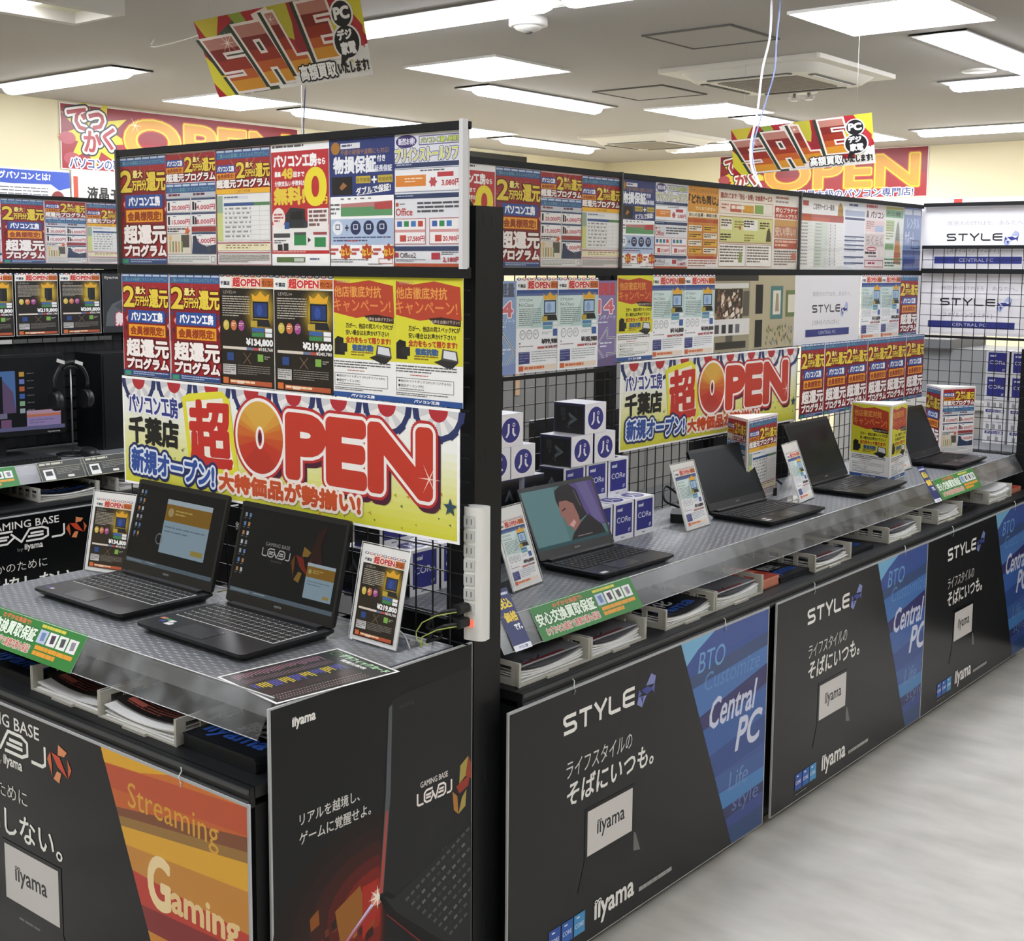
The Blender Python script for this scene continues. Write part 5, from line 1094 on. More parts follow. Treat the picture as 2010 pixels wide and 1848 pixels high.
def laptop(kind, loc, rz, Wd, D, lid_h, lean, body, key, edge, label, stickers=(), keyglow=False):
    """origin at the middle of the base; front toward -y; lid leans back"""
    t = empty('laptop', loc, rz); tag(t, label, 'laptop', 'display laptops')
    bm_ = M(body, .32, 0, 0, .3); th = .021
    b = MB(); n = 0
    o = rrect(Wd, D, .012, 4)
    lo = rrect(Wd - .03, D - .03, .01, 4, 0, .004); b.prism(lo, .001, .005, M('#0c0d0e', .6))
    k = len(o); n = len(b.v)
    b.v += [(x, y, .005) for x, y in rrect(Wd - .024, D - .024, .01, 4)] + [(x, y, th - .006) for x, y in o] + [(x, y, th) for x, y in o]
    for L in (0, 1):
        for i in range(k): j = (i + 1) % k; b.face([n + L * k + i, n + L * k + j, n + (L + 1) * k + j, n + (L + 1) * k + i], bm_)
    b.face([n + 2 * k + i for i in range(k)], bm_); b.face([n + i for i in range(k)][::-1], bm_)
    b.build('base', t)
    # hinge bar
    MB().box(-Wd * .42, Wd * .42, D / 2 - .03, D / 2 - .004, th, th + .005, M('#1d1e20', .4)).build('hinge', t)
    kb = MB(); ky = D / 2 - .042; kw = Wd * .90; rows = 6; kd = D * .46 / rows
    if edge: kb.box(-kw / 2 - .002, kw / 2 + .002, ky - rows * kd - .001, ky + .001, th, th + .0004, M(edge, .4, 0, .25 if keyglow else 0))
    for r in range(rows):
        nk = 16 if r else 17
        pw = kw / nk
        for c in range(nk):
            x0 = -kw / 2 + c * pw
            if r == 5 and 3 < c < 8: continue
            kb.box(x0 + pw * .11, x0 + pw * .89, ky - (r + 1) * kd + kd * .1, ky - r * kd - kd * .13, th, th + .0018, M(key, .5))
        if r == 5: x0 = -kw / 2 + 4 * pw; kb.box(x0 + pw * .11, x0 + pw * 3.9, ky - 6 * kd + kd * .1, ky - 5 * kd - kd * .13, th, th + .0018, M(key, .5))
    kb.build('keyboard', t, label='keyboard with pale outlined keys' if edge else None)
    tp = MB(); tx = -Wd * .06; tp.box(tx - .055, tx + .055, -D / 2 + .014, -D / 2 + .078, th, th + .0005, M('#232426', .25)); 
    for q in ((tx - .0555, tx - .055), (tx + .055, tx + .0555)): tp.box(q[0], q[1], -D / 2 + .014, -D / 2 + .078, th, th + .0007, M('#3c3d40', .3))
    tp.build('touchpad', t)
    for i, (x, y, w_, h_, c) in enumerate(stickers): MB().box(x, x + w_, y, y + h_, th, th + .0004, M(c, .4)).build('sticker', t, label='small sticker on the palm rest')
    # lid
    l = empty('screen_lid', (0, D / 2 - .012, th + .002)); l.parent = t; l.rotation_euler = (-lean, 0, 0)
    m = MB(); m.prism(rrect(Wd, lid_h, .01, 4, 0, lid_h / 2), 0, .008, M('#17181a', .3), 'y')
    bz = MB(); y = -.0012
    for q in ((-Wd / 2 + .001, Wd / 2 - .001, lid_h - .012, lid_h - .002), (-Wd / 2 + .001, Wd / 2 - .001, .002, .026), (-Wd / 2 + .001, -Wd / 2 + .009, .026, lid_h - .012), (Wd / 2 - .009, Wd / 2 - .001, .026, lid_h - .012)): bz.box(q[0], q[1], y, 0, q[2], q[3], M('#1b1c1e', .35))
    m.build('lid_shell', l); bz.build('bezel', l)
    s = screen_art(kind, Wd - .018, lid_h - .038); s.build('display', l, (0, 0, .026))
    lg = Art(.03, .008, t=.0001, bg=None, edge='#1b1c1e'); lg.text('ııyama', 10, 2, 24, '#9a9a98', x1=90); lg.build('logo', l, (0, -.0012, .010))
    return t
d2 = math.radians
laptop('A', (-2.665, 1.772, CT), d2(-1.0), .375, .262, .238, d2(15), '#1d1e1f', '#1b1c1d', '#d2d2ce', 'black laptop with an amber and grey window on screen, on the near counter', ((-.172, -.108, .016, .010, '#4a4a9a'), (-.15, -.108, .012, .008, '#c8c8c4')), True)
laptop('B', (-2.215, 1.752, CT), d2(-1.0), .375, .258, .238, d2(14), '#1d1e1f', '#1b1c1d', '#d2d2ce', 'black laptop showing a gaming logo wallpaper, right one on the near counter', ((-.176, -.072, .018, .011, '#c07a68'), (-.156, -.072, .014, .008, '#3f9a58'), (-.158, -.088, .018, .011, '#2f3f8c'), (-.138, -.078, .018, .012, '#d8dad8'), (-.132, -.094, .022, .013, '#e4e4e2')), True)
laptop('C', (-1.982, 2.838, CT), H + d2(-1.5), .335, .222, .205, d2(25), '#17191f', '#0e0f12', '#33353a', 'black laptop with a smiling headset wearer on screen, nearest on the long run', ((-.152, -.1, .026, .014, '#d4d6d4'), (-.16, -.078, .012, .008, '#3a4a8a')))
laptop('D', (-1.997, 3.772, CT), H + d2(-2), .358, .24, .212, d2(26), '#1b1c1e', '#111214', '#2c2d30', 'black laptop with an almost dark screen in front of the first card tower', ((-.165, -.098, .028, .012, '#dcdcda'), (-.155, -.078, .02, .01, '#c8c8c6')))
laptop('E', (-2.0, 4.458, CT), H + d2(1.0), .375, .25, .24, d2(24), '#1b1c1e', '#111214', '#2c2d30', 'black laptop with a dark screen between the two nearer card towers')
laptop('F', (-1.985, 5.325, CT), H + d2(1.0), .36, .215, .22, d2(25), '#141518', '#0d0e10', None, 'black laptop farthest along the long run', ((.15, -.09, .012, .012, '#cfcfcd'),))
# ------------------------------------------------------------------ price stands
def stand(key, loc, rz, label, back=.09, lean=-.22, w=.150):
    t = empty('price_stand', loc, rz); tag(t, label, 'price stand', 'clear price card stands')
    b = MB(); s = math.sin(-lean); c = math.cos(lean); hh = .216; th = .002
    def q(x0, x1, y, z0, z1, m): # leaning plate
        pts = []
        for z in (z0, z1):
            for (x, yy) in ((x0, y), (x1, y), (x1, y + th), (x0, y + th)): pts.append((x, yy * c + z * s, z * c - yy * s * 0))
        b.hexa(pts, m)
    q(-w / 2, w / 2, 0, .002, hh, ACRY); q(-w / 2, w / 2, .0035, .002, hh, ACRY)
    b.box(-w / 2, w / 2, 0, back, 0, .002, ACRY); b.build('acrylic_holder', t)
    e = MB(); e.tube([(-w / 2, 0, .003), (-w / 2, hh * s, hh * c), (w / 2, hh * s, hh * c), (w / 2, 0, .003)], .0009, M('#e8ecec', .2), 6); e.build('polished_edge', t)
    fn = DES[key][0]
    k2 = key + 's'
    if k2 not in mw:
        a = fn(); m_ = a.mb
        sc = (w - .022) / .203
        m_.v = [(x * sc, y, z * sc) for x, y, z in m_.v]
        m_.box(-w / 2 + .001, w / 2 - .001, .0004, .0012, -.008, hh - .016, M('#f2f2f0', .5)); mw[k2] = m_.mesh('price_card')
    o = bpy.data.objects.new('price_card', mw[k2]); COL.objects.link(o); o.parent = t; o.location = (0, s * .012 + .0020, .012); o.rotation_euler = (lean, 0, 0)
    return t
stand('p134', (-2.918, 1.885, CT), d2(12), 'clear stand with a black price card left of the left near laptop')
stand('p219', (-1.927, 1.886, CT), d2(-2), 'clear stand with a black price card right of the near laptops', lean=-.21)
stand('l94', (-1.985, 2.50, CT), H + d2(6), 'clear stand with a pale price card beside the black post', lean=-.34, w=.14)
stand('l114', (-2.052, 3.436, CT), H + d2(2), 'clear stand with a pale price card left of the first card tower', lean=-.32)
stand('l109', (-2.018, 4.108, CT), H + d2(6), 'clear stand with a pale price card between the first tower and the next laptop', lean=-.36, w=.14)
stand('l105', (-2.035, 5.01, CT), H + d2(2), 'clear stand with a pale price card half behind the yellow card tower', lean=-.34)
# ------------------------------------------------------------------ processor boxes
BW, BH, BD = .106, .115, .09
def box_art(face, W, Hh):
    a = Art(W, Hh, t=.0002, bg=None, edge='#e8e8ee'); h = a.hh
    if face == 'front':
        a.rect(0, 0, 100, h, '#e6e7ee'); a.rect(9, 6, 91, h - 16, '#2c2f86'); a.text('ıntel', 18, 15, 25, '#e8eaf4', x1=42, bold=.6); a.text('CORe', 16, 42, 58, '#e8eaf4', x1=84); a.text('i7', 74, h - 30, h - 21, '#dfe2f2', x1=84, bold=.5); a.lines(38, h - 9, 66, h - 5, 1, '#7c7e90', fill=.8)
    elif face == 'top':
        a.rect(0, 0, 100, h, '#eceaf0'); a.circ(50, h / 2, 37, '#2f3184', ry=h * .38, n=28)
        cx, cy, r = 50, h / 2, h * .38 / 37
        a.poly([(cx - 12, cy - 20 * r), (cx - 5, cy - 20 * r), (cx - 6, cy + 8 * r), (cx - 14, cy + 20 * r), (cx - 22, cy + 20 * r), (cx - 13, cy + 6 * r)], '#eceaf0'); a.poly([(cx + 6, cy - 6 * r), (cx + 13, cy - 6 * r), (cx + 13, cy + 8 * r), (cx + 22, cy + 17 * r), (cx + 14, cy + 20 * r), (cx + 6, cy + 10 * r)], '#eceaf0'); a.ring(cx + 12, cy - 16 * r, 5.5, 2.2, '#eceaf0', ry=6 * r)
    elif face == 'side':
        a.rect(0, 0, 100, h, '#22254c'); a.rect(8, 6, 100, h - 6, '#15161c')
        a.poly([(52, 30), (74, 66), (62, 66), (52, 48), (42, 66), (30, 66)], '#5c6468'); a.poly([(52, 44), (60, 60), (46, 60)], '#2c3c3c'); a.stroke([(20, 40), (30, 34)], 1.2, '#4c5458'); a.stroke([(66, 70), (84, 62), (76, 76)], 1.4, '#4c6064'); a.lines(16, 82, 60, 104, 3, '#50545c', fill=.3)
    else:
        a.rect(0, 0, 100, h, '#f0eff2'); a.rect(8, h * .42, 92, h * .56, '#2f3184'); shopname(a, 14, h * .44, 86, h * .545, bold=.4)
        for i in range(3): a.rect(12 + i * 28, h * .1, 26 + i * 28, h * .32, '#a4a4a8'); a.lines(12 + i * 28, h * .05, 26 + i * 28, h * .09, 1, '#8a8a8e')
        for i in range(2): a.rect(20 + i * 36, h * .68, 34 + i * 36, h * .88, '#a4a4a8'); a.lines(14 + i * 36, h * .62, 40 + i * 36, h * .65, 1, '#9a9a9e')
    return a
def proto_box():
    t = empty('processor_box', (0, 0, 0))
    b = MB(); b.box(-BW / 2, BW / 2, -BD / 2, BD / 2, 0, BH, M('#dcdce6', .45)); c = b.build('carton', t)
    f = box_art('front', BW - .001, BH - .001).build('front_print', c, (0, -BD / 2, .0005)); f['label'] = 'blue front print'
    f = box_art('top', BW - .001, BD - .001).build('top_print', c, (0, -BD / 2 + .0005, BH)); f.rotation_euler = (-H, 0, 0)
    f = box_art('side', BD - .001, BH - .001).build('side_print', c, (-BW / 2, 0, .0005)); f.rotation_euler = (0, 0, -H)
    f = box_art('side', BD - .001, BH - .001).build('side_print', c, (BW / 2, 0, .0005)); f.rotation_euler = (0, 0, H)
    return t
pb = None
def cpu(loc, rot, label, group):
    """rot: euler of the carton; the empty stays upright at the base"""
    global pb
    if pb is None: pb = proto_box(); t = pb
    else: t = dup(pb)
    t.location = loc; tag(t, label, 'box', group)
    c = [x for x in t.children][0]; c.rotation_euler = rot[0]; c.location = rot[1]
    return t
UP = ((0, 0, H), (0, 0, 0))                                  # front faces +x
LY = ((H, 0, H), (BH / 2 * 1.0, 0, BD / 2))                  # lying: top faces +x, front down
SD = ((0, 0, math.pi), (0, 0, 0))
G1g = 'blue and white processor boxes on the long counter'
xr1 = -2.14 - BD / 2; xr2 = -2.215 - BD / 2; xr0 = -2.232 - BD / 2
bx = [(xr1, 3.258, 0, 'right end of the bottom row'), (xr1, 3.146, 0, 'second from right in the bottom row'), (xr1, 3.034, 0, 'third from right in the bottom row, partly behind the laptop'),
      (xr0, 3.222, 0, 'hidden back row under the second row, right'), (xr0, 3.11, 0, 'hidden back row under the second row, middle'), (xr0, 2.998, 0, 'hidden back row under the second row, left'),
      (xr2, 3.222, 1, 'right end of the second row'), (xr2, 3.11, 1, 'middle of the second row'), (xr2, 2.998, 1, 'left of the second row, cut by the laptop screen')]
for x, y, l, lb in bx: cpu((x, y, CT + l * (BH + .0006)), UP, 'upright blue processor box, ' + lb, G1g)
zl = CT + 2 * (BH + .0006) + .0002
def lying(xf, y, z, lb): cpu((xf - BH, y, z), ((H, 0, H), (0, 0, 0)), lb, G1g)
# lying cartons: bottom of the carton turned so that the round mark faces the aisle
def lie(xf, y, z, label):
    t = cpu((xf - BH / 2, y, z), UP, label, G1g)
    c = t.children[0]; c.rotation_mode = 'XYZ'
    # carton local: front -y, top +z. want: top -> +x, front -> -z, left side stays on -y
    R = Matrix(((0, 0, 1), (-1, 0, 0), (0, 1, 0)))  # columns = images of local x,y,z
    R = Matrix(((0, 0, 1), (1, 0, 0), (0, 1, 0)))
    c.rotation_euler = R.to_euler(); c.location = (-BH / 2, 0, BD / 2)
    return t
zs = CT + 2 * (BH + .0006)
lie(-2.205, 3.135, zs, 'lying white-faced box with round mark, right one of the pair on the second row')
lie(-2.205, 3.02, zs, 'lying white-faced box with round mark, left one of the pair on the second row')
lie(-2.205, 3.085, zs + BD + .0004, 'topmost lying box of the stack beside the long run\'s banner')
# left stack
for y, lb in ((2.80, 'dark-faced box under the left white-faced pair, right one'), (2.688, 'dark-faced box under the left white-faced pair, left one')):
    cpu((-2.262, y, CT), ((0, 0, math.pi), (0, 0, 0)), lb + ', bottom layer', G1g); cpu((-2.262, y, CT + BH + .0006), ((0, 0, math.pi), (0, 0, 0)), lb + ', upper layer', G1g)
lie(-2.205, 2.745, zs, 'lying white-faced box of the left stack, right one of its lower pair')
lie(-2.205, 2.636, zs, 'lying white-faced box of the left stack, cut by the black post')
lie(-2.205, 2.69, zs + BD + .0004, 'topmost lying box of the left stack beside the black post')
# boxes seen through the near mesh
for x, y, l, lb in ((-2.148 - BD / 2, 2.402, 0, 'blue processor box behind the near mesh, beside the power strip'), (-2.148 - BD / 2, 2.288, 0, 'blue processor box behind the near mesh, behind the right price stand'), (-2.24 - BD / 2, 2.345, 0, 'blue processor box behind the near mesh, back row'), (-2.24 - BD / 2, 2.23, 0, 'blue processor box behind the near mesh, back row end'), (-2.225 - BD / 2, 2.262, 1, 'blue processor box behind the near mesh, on the second layer')):
    cpu((x, y, CT + l * (BH + .0006)), UP, lb, 'processor boxes seen through the near mesh')
# boxes behind the end mesh
G2 = 'processor boxes behind the end mesh'
def proto_white():
    t = empty('accessory_box'); b = MB(); b.box(-.052, .052, -.045, .045, 0, .1, M('#e4e4ea', .45)); c = b.build('carton', t); box_art('white', .103, .099).build('front_print', c, (0, -.045, .0005)); return t
for i in range(3):
    for j in range(2):
        cpu((-2.062 + i * .116, 6.15, CT + .204 + j * (BH + .0006)), ((0, 0, 0), (0, 0, 0)), 'blue processor box behind the end mesh, %s column, %s of the two blue layers' % (['left', 'middle', 'right'][i], ['lower', 'upper'][j]), G2)
        if i == 0 and j == 0: wbx = proto_white()
        w_ = wbx if (i == 0 and j == 0) else dup(wbx)
        w_.location = (-2.062 + i * .116, 6.15, CT + j * .1015); tag(w_, 'white labelled box behind the end mesh, %s column, %s of the two white layers' % (['left', 'middle', 'right'][i], ['lower', 'upper'][j]), 'box', 'white boxes behind the end mesh')
# ------------------------------------------------------------------ folded card towers
def tower(keys, pts, label, z1=1.179):
    """three-sided card tower; pts = left, nearest, right corners (world xy)"""
    (lx, ly), (mx_, my), (rx, ry) = pts
    t = empty('card_tower', (mx_, my, CT)); tag(t, label, 'card display', 'three-sided card towers'); hh = z1 - CT
    b = MB(); P = [(lx - mx_, ly - my), (0, 0), (rx - mx_, ry - my)]
    for i in range(3):
        (x0, y0), (x1, y1) = P[i], P[(i + 1) % 3]; dx, dy = x1 - x0, y1 - y0; d = math.hypot(dx, dy); nx, ny = dy / d * .0008, -dx / d * .0008
        b.hexa([(x0, y0, 0), (x1, y1, 0), (x1 - nx, y1 - ny, 0), (x0 - nx, y0 - ny, 0), (x0, y0, hh), (x1, y1, hh), (x1 - nx, y1 - ny, hh), (x0 - nx, y0 - ny, hh)], M('#ecebe8', .5))
    b.quad([(P[0][0], P[0][1], hh), (0, 0, hh), (P[2][0], P[2][1], hh)], M('#efeeea', .6)); b.build('folded_card', t)
    for k, (i, j) in zip(keys, ((0, 1), (1, 2))):
        (x0, y0), (x1, y1) = P[i], P[j]; d = math.hypot(x1 - x0, y1 - y0); ang = math.atan2(y1 - y0, x1 - x0)
        nx, ny = (y1 - y0) / d, -(x1 - x0) / d
        kk = k + 'w%.3f' % d
        a = DES[k][0](); sc = (d - .012) / .203; a.mb.v = [(x * sc, y, z * (hh - .012) / .288) for x, y, z in a.mb.v]
        o = a.mb.build('printed_side', t, ((x0 + x1) / 2 + nx * .0006, (y0 + y1) / 2 + ny * .0006, .006), ang)
    return t
tower(('sheet', 'table'), ((-2.270, 3.975), (-2.146, 3.895), (-2.168, 4.15)), 'red-headed three-sided card tower behind the nearly dark laptop')
tower(('camp', 'camp'), ((-2.155, 4.735), (-1.967, 4.682), (-1.985, 4.872)), 'red and yellow three-sided campaign card tower')
tower(('cho', 'sheet'), ((-2.225, 5.67), (-2.11, 5.555), (-2.026, 5.735)), 'red-headed three-sided card tower in front of the end mesh')
# ------------------------------------------------------------------ letter trays on the lower shelf
TR = M('#b4b2a8', .5)
def tray(loc, rz, w_, label, paper, group, base='plain'):
    t = empty('letter_tray', loc, rz); tag(t, label, 'letter tray', group)
    b = MB(); D = .33; th = .004; hh = .056
    b.box(0, w_, 0, D, 0, th, TR); b.box(w_ * .35, w_ * .65, -.008, 0, 0, .006, TR)
    for x in (0, w_ - th):
        b.box(x, x + th, 0, D, th, .014, TR); b.box(x, x + th, 0, D, hh - .012, hh, TR)
        for y0, y1 in ((0, .026), (.062, .078), (.114, .13), (.166, .182), (.218, .234), (.27, .33)): b.box(x, x + th, y0, y1, .014, hh - .012, TR)
    for x in (-.004, w_): b.box(x, x + .004, -.001, .004, 0, hh, TR)
    b.box(0, w_, D - th, D, th, hh, TR); b.build('tray_body', t)
    if paper:
        kind, n, plabel = paper
        s = empty('leaflet_stack', (0, 0, 0)); s.parent = None
        s.matrix_world = Matrix.Translation(loc) @ Matrix.Rotation(rz, 4, 'Z')
        s.location = loc; s.rotation_euler = (0, 0, rz); tag(s, plabel, 'leaflets', group.replace('letter trays', 'leaflet stacks'))
        m = MB(); rnd = random.Random(int(loc[0] * 91 + loc[1] * 37)); W2 = w_ - .022; top = .006 + n
        nl = max(2, int(n / .003))
        for i in range(nl):
            z = .0052 + n * i / nl; dx = rnd.uniform(-.003, .003); dy = rnd.uniform(.004, .016); q = []
            for k in range(9):
                u = k / 8; sag = .014 * (abs(2 * u - 1) ** 2) * (i / nl) ; q.append((.011 + dx + W2 * u, sag))
            for k in range(8):
                (xa, sa), (xb, sb) = q[k], q[k + 1]
                m.hexa([(xa, dy, z + sa), (xb, dy, z + sb), (xb, dy + .29, z + sb + .004), (xa, dy + .29, z + sa + .004), (xa, dy, z + sa + n / nl * .8), (xb, dy, z + sb + n / nl * .8), (xb, dy + .29, z + sb + .004 + n / nl * .8), (xa, dy + .29, z + sa + .004 + n / nl * .8)], M(['#e6e6e4', '#dcdcda', '#eeeeec'][i % 3], .6))
        m.build('sheets', s)
        # printed top sheet following the sag
        W3, H3 = .203, .288
        def warp(u, v, L):
            x = .012 + W2 * u; sag = .014 * (abs(2 * u - 1) ** 2); yy = .014 + .28 * (1 - v)
            return (x, yy, .0052 + n + sag + .0045 + .0002 * max(L, 0) + .004 * (1 - v))
        a = Art(W3, H3, bg=None, edge='none', warp=warp); hh2 = a.hh
        if kind == 'grey': 
            for i in range(16): a.rect(i * 6.25, 0, i * 6.25 + 6.25, hh2, '#6c6c70')  # cover grey darkened to carry the shade under the counter
            a.rect(0, hh2 - 4, 100, hh2, '#b4b4b4'); a.text('パソコン', 12, hh2 - 34, hh2 - 23, '#2c2c30', x1=60, bold=.6); a.rect(22, hh2 - 18, 84, hh2 - 10, '#6c2a30'); a.lines(10, 20, 90, 70, 7, '#7a7a7e', fill=.4)
        elif kind == 'dark':
            for i in range(16): a.rect(i * 6.25, 0, i * 6.25 + 6.25, hh2 - 7, '#1c1716')
            a.rect(8, hh2 - 26, 30, hh2 - 18, '#a8584c'); a.lines(10, hh2 - 36, 92, hh2 - 12, 5, '#8a4a3c', fill=.4); a.rect(44, hh2 - 44, 62, hh2 - 34, '#5c5c5e')
        elif kind == 'black':
            for i in range(16): a.rect(i * 6.25, 0, i * 6.25 + 6.25, hh2, '#101218')
            a.text('ııyama', 10, hh2 - 30, hh2 - 9, '#28509c', x1=90, bold=.8); a.text('進化', 16, hh2 - 58, hh2 - 36, '#b8b8ba', x1=70, bold=.8)
        else:
            for i in range(16): a.rect(i * 6.25, 0, i * 6.25 + 6.25, hh2, '#e2e2e0')
        a.build('top_sheet', s, label='printed top leaflet' if kind != 'white' else None)
    return t
RT = 'letter trays on the long run\'s lower shelves'
zt = .7385
def rtray(y0, w_, label, paper): return tray((-1.782, y0, zt), H, w_, label, paper, RT)
rtray(2.214, .268, 'grey letter tray nearest the black post', ('grey', .015, 'thick stack of grey-covered leaflets in the tray nearest the black post'))
rtray(2.492, .236, 'grey letter tray under the right end of the green card', ('grey', .014, 'stack of grey-covered leaflets in the second tray'))
rtray(2.828, .246, 'grey letter tray with black leaflets', ('black', .012, 'black leaflets with blue lettering in the third tray'))
rtray(3.086, .264, 'grey letter tray left of the red booklets', ('grey', .016, 'stack of white leaflets in the tray left of the red booklets'))
rtray(3.696, .258, 'grey letter tray below the strip joint', ('grey', .011, 'stack of leaflets in the tray below the strip joint'))
rtray(4.262, .282, 'grey letter tray below the second dark laptop', ('grey', .014, 'stack of leaflets in the tray below the second dark laptop'))
rtray(4.715, .243, 'grey letter tray below the far navy card', ('white', .018, 'white leaflets in the tray below the far navy card'))
rtray(5.262, .27, 'grey letter tray farthest on the long run\'s shelves', ('white', .03, 'tall slumped stack of white leaflets in the farthest tray'))
LT = 'letter trays on the near left lower shelf'
tray((-2.605, 1.49, zt), 0, .262, 'grey letter tray under the near left laptop, left one', ('dark', .008, 'dark leaflets in the left tray under the near laptops'), LT)
tray((-2.335, 1.487, zt), 0, .262, 'grey letter tray under the near laptops, right one', ('dark', .014, 'white stack with a dark top leaflet in the right tray'), LT)
FT = 'letter trays on the far left shelves'
tray((-5.2 + .522, 2.27, zt), H, .268, 'grey letter tray on the far left shelf cut by the left edge', ('black', .01, 'black leaflets in the far left tray at the edge'), FT)
tray((-5.2 + .522, 2.74, zt), H, .268, 'grey letter tray on the far left shelf behind the left price stand', ('black', .014, 'dark leaflets in the far left tray'), FT)
tray((-5.2 + .522, 3.1, zt), H, .26, 'grey letter tray on the far left shelf behind the near banner', ('white', .02, 'white leaflets on the far left shelf'), FT)
def leafpile(loc, rz, w_, d, n, art, label, group=None, name='leaflet_pile', side='#16181c'):
    t = empty(name, loc, rz); tag(t, label, 'leaflets', group)
    m = MB(); rnd = random.Random(int(loc[1] * 50)); 
    k = max(2, int(n / .004))
    for i in range(k): dx, dy = rnd.uniform(-.003, .003), rnd.uniform(-.003, .003); m.box(dx, w_ + dx, dy, d + dy, n * i / k, n * (i + .85) / k, M(side, .4))
    m.box(0, w_, 0, d, 0, n * .98, M(side, .4)); m.build('sheets', t)
    a = Art(w_ - .002, d - .002, t=.0003, bg=None, edge='#101218'); art(a, a.hh); o = a.build('top_sheet', t, (w_ / 2, .001, n + .0003)); o.rotation_euler = (-H, 0, 0)
    return t
def art_black(a, h): a.rect(0, 0, 100, h, '#101218'); a.text('ııyama', 8, h * .78, h * .94, '#2a52a4', x1=88, bold=.9); a.text('弊社', 30, h * .56, h * .73, '#a8a8aa', x1=74, bold=.7)
def art_red(a, h): a.rect(0, 0, 100, h, '#a83c2c'); a.text('特価', 16, h * .2, h * .7, '#e8a48c', x1=84, bold=1)
BP = 'black leaflet piles lying on the lower shelves'
leafpile((-2.062, 1.50, zt), 0, .22, .29, .03, art_black, 'black leaflet pile with blue lettering at the corner of the near counter', BP)
leafpile((-2.868, 1.50, zt), 0, .245, .29, .02, art_black, 'black leaflet pile left of the near left tray', BP)
leafpile((-1.80, 3.50, zt), H, .19, .27, .014, art_black, 'black leaflet pile right of the red booklets', BP)
leafpile((-1.80, 3.965, zt), H, .21, .27, .012, art_black, 'black leaflet pile left of the tray below the second dark laptop', BP)
leafpile((-1.80, 4.96, zt), H, .21, .27, .012, art_black, 'black leaflet pile below the far green card', BP)
leafpile((-1.80, 3.375, zt), H, .11, .2, .03, art_red, 'stack of red booklets on the lower shelf', None, 'booklet_stack', '#c88068')
leafpile((-1.80, 5.56, zt), H, .15, .2, .02, art_red, 'red booklets at the far end of the lower shelf', None, 'booklet_stack', '#c88068')
# flyer on the near counter
o = sheet('fl', d_flyer, 'flyer', (0, 0, 0), 0, 'black graphics card comparison flyer with white border, lying over the counter corner', 'flyer')
cx, cy = (-1.964 - 1.751 - 1.799 - 2.006) / 4, (1.826 + 1.794 + 1.513 + 1.539) / 4
o.matrix_world = Matrix.Translation((cx, cy, CT + .0012)) @ Matrix.Rotation(d2(-7.5), 4, 'Z') @ Matrix.Rotation(-H, 4, 'X') @ Matrix.Translation((0, 0, -.145))
# ------------------------------------------------------------------ power strip and cords
t = empty('power_strip', (-1.745, 2.02, .905), d2(14)); tag(t, 'white vertical power strip with seven outlets and a red switch on the counter end', 'power strip')
b = MB(); PW = M('#dcdcd8', .4); b.prism(rrect(.052, .04, .014, 5), 0, .285, PW, 'z', smooth=False); b.build('body', t)
for i in range(7):
    z = .255 - i * .031; q = MB(); q.box(-.0205, .0045, -.0222, -.0195, z - .012, z + .012, M('#bfc0bd', .5)); q.box(-.014, -.0125, -.0226, -.022, z - .006, z + .006, MATTE); q.box(-.0035, -.002, -.0226, -.022, z - .006, z + .006, MATTE)
    q.build('outlet', t)
q = MB(); q.box(-.0185, .0025, -.0235, -.0195, .030, .044, M('#e0604a', .3, 0, .6)); q.build('switch', t, label='lit red switch')
CB = M('#121315', .5); GRN = M('#a9b45a', .5)
for i, (zz, lb) in enumerate(((.086, 'black plug and cord in the upper used outlet of the power strip'), (.055, 'black plug and cord in the lowest outlet of the power strip'))):
    c = empty('power_cable', (-1.753, 1.995, .905 + zz - .031 * 0 - .014)); tag(c, lb, 'power cable', 'power cables of the near counter')
    b = MB(); b.prism(rrect(.022, .02, .006, 3), 0, .03, CB, 'y'); b.v = [(x, y - .03, z) for x, y, z in b.v]; b.build('plug', c)
    pts = [(0, -.028, 0), (-.02, -.045, -.004), (-.05, -.052, -.02), (-.075, -.04, -.05), (-.085 + .02 * i, -.012, -.066 + .02 * i), (-.07, .0, -.068 + .025 * i)]
    sm = []
    for k in range(len(pts) - 1):
        for s in range(4): u = s / 4; sm.append(tuple(pts[k][j] * (1 - u) + pts[k + 1][j] * u for j in range(3)))
    sm.append(pts[-1]); b = MB(); b.tube(sm, .0038, CB, 8); b.build('cord', c)
    g = [(0.0, -.03, -.005), (-.03, -.06, -.012), (-.06, -.072, -.03 + .0 * i), (-.074 + .012 * i, -.075, -.052), (-.07 + .02 * i, -.078, -.066 + .026 * i), (-.05 + .02 * i, -.08, -.070 + .03 * i)]
    sm = []
    for k in range(len(g) - 1):
        for s in range(4): u = s / 4; sm.append(tuple(g[k][j] * (1 - u) + g[k + 1][j] * u for j in range(3)))
    b = MB(); b.tube(sm, .0013, GRN, 6); b.build('earth_wire', c, label='yellow-green earth wire')
def cable(name, pts, r, m, label, cat='cable', group=None, seg=8, bend=5):
    P = [Vector(p) for p in pts]; out = []
    for i in range(len(P) - 1):
        p0, p1, p2, p3 = P[max(i - 1, 0)], P[i], P[i + 1], P[min(i + 2, len(P) - 1)]
        for s in range(bend):
            u = s / bend; out.append(.5 * ((2 * p1) + (-p0 + p2) * u + (2 * p0 - 5 * p1 + 4 * p2 - p3) * u * u + (-p0 + 3 * p1 - 3 * p2 + p3) * u ** 3))
    out.append(P[-1]); b = MB(); o = P[0]; b.tube([p - o for p in out], r, m, seg)
    ob = b.build(name, None, tuple(o)); tag(ob, label, cat, group); return ob
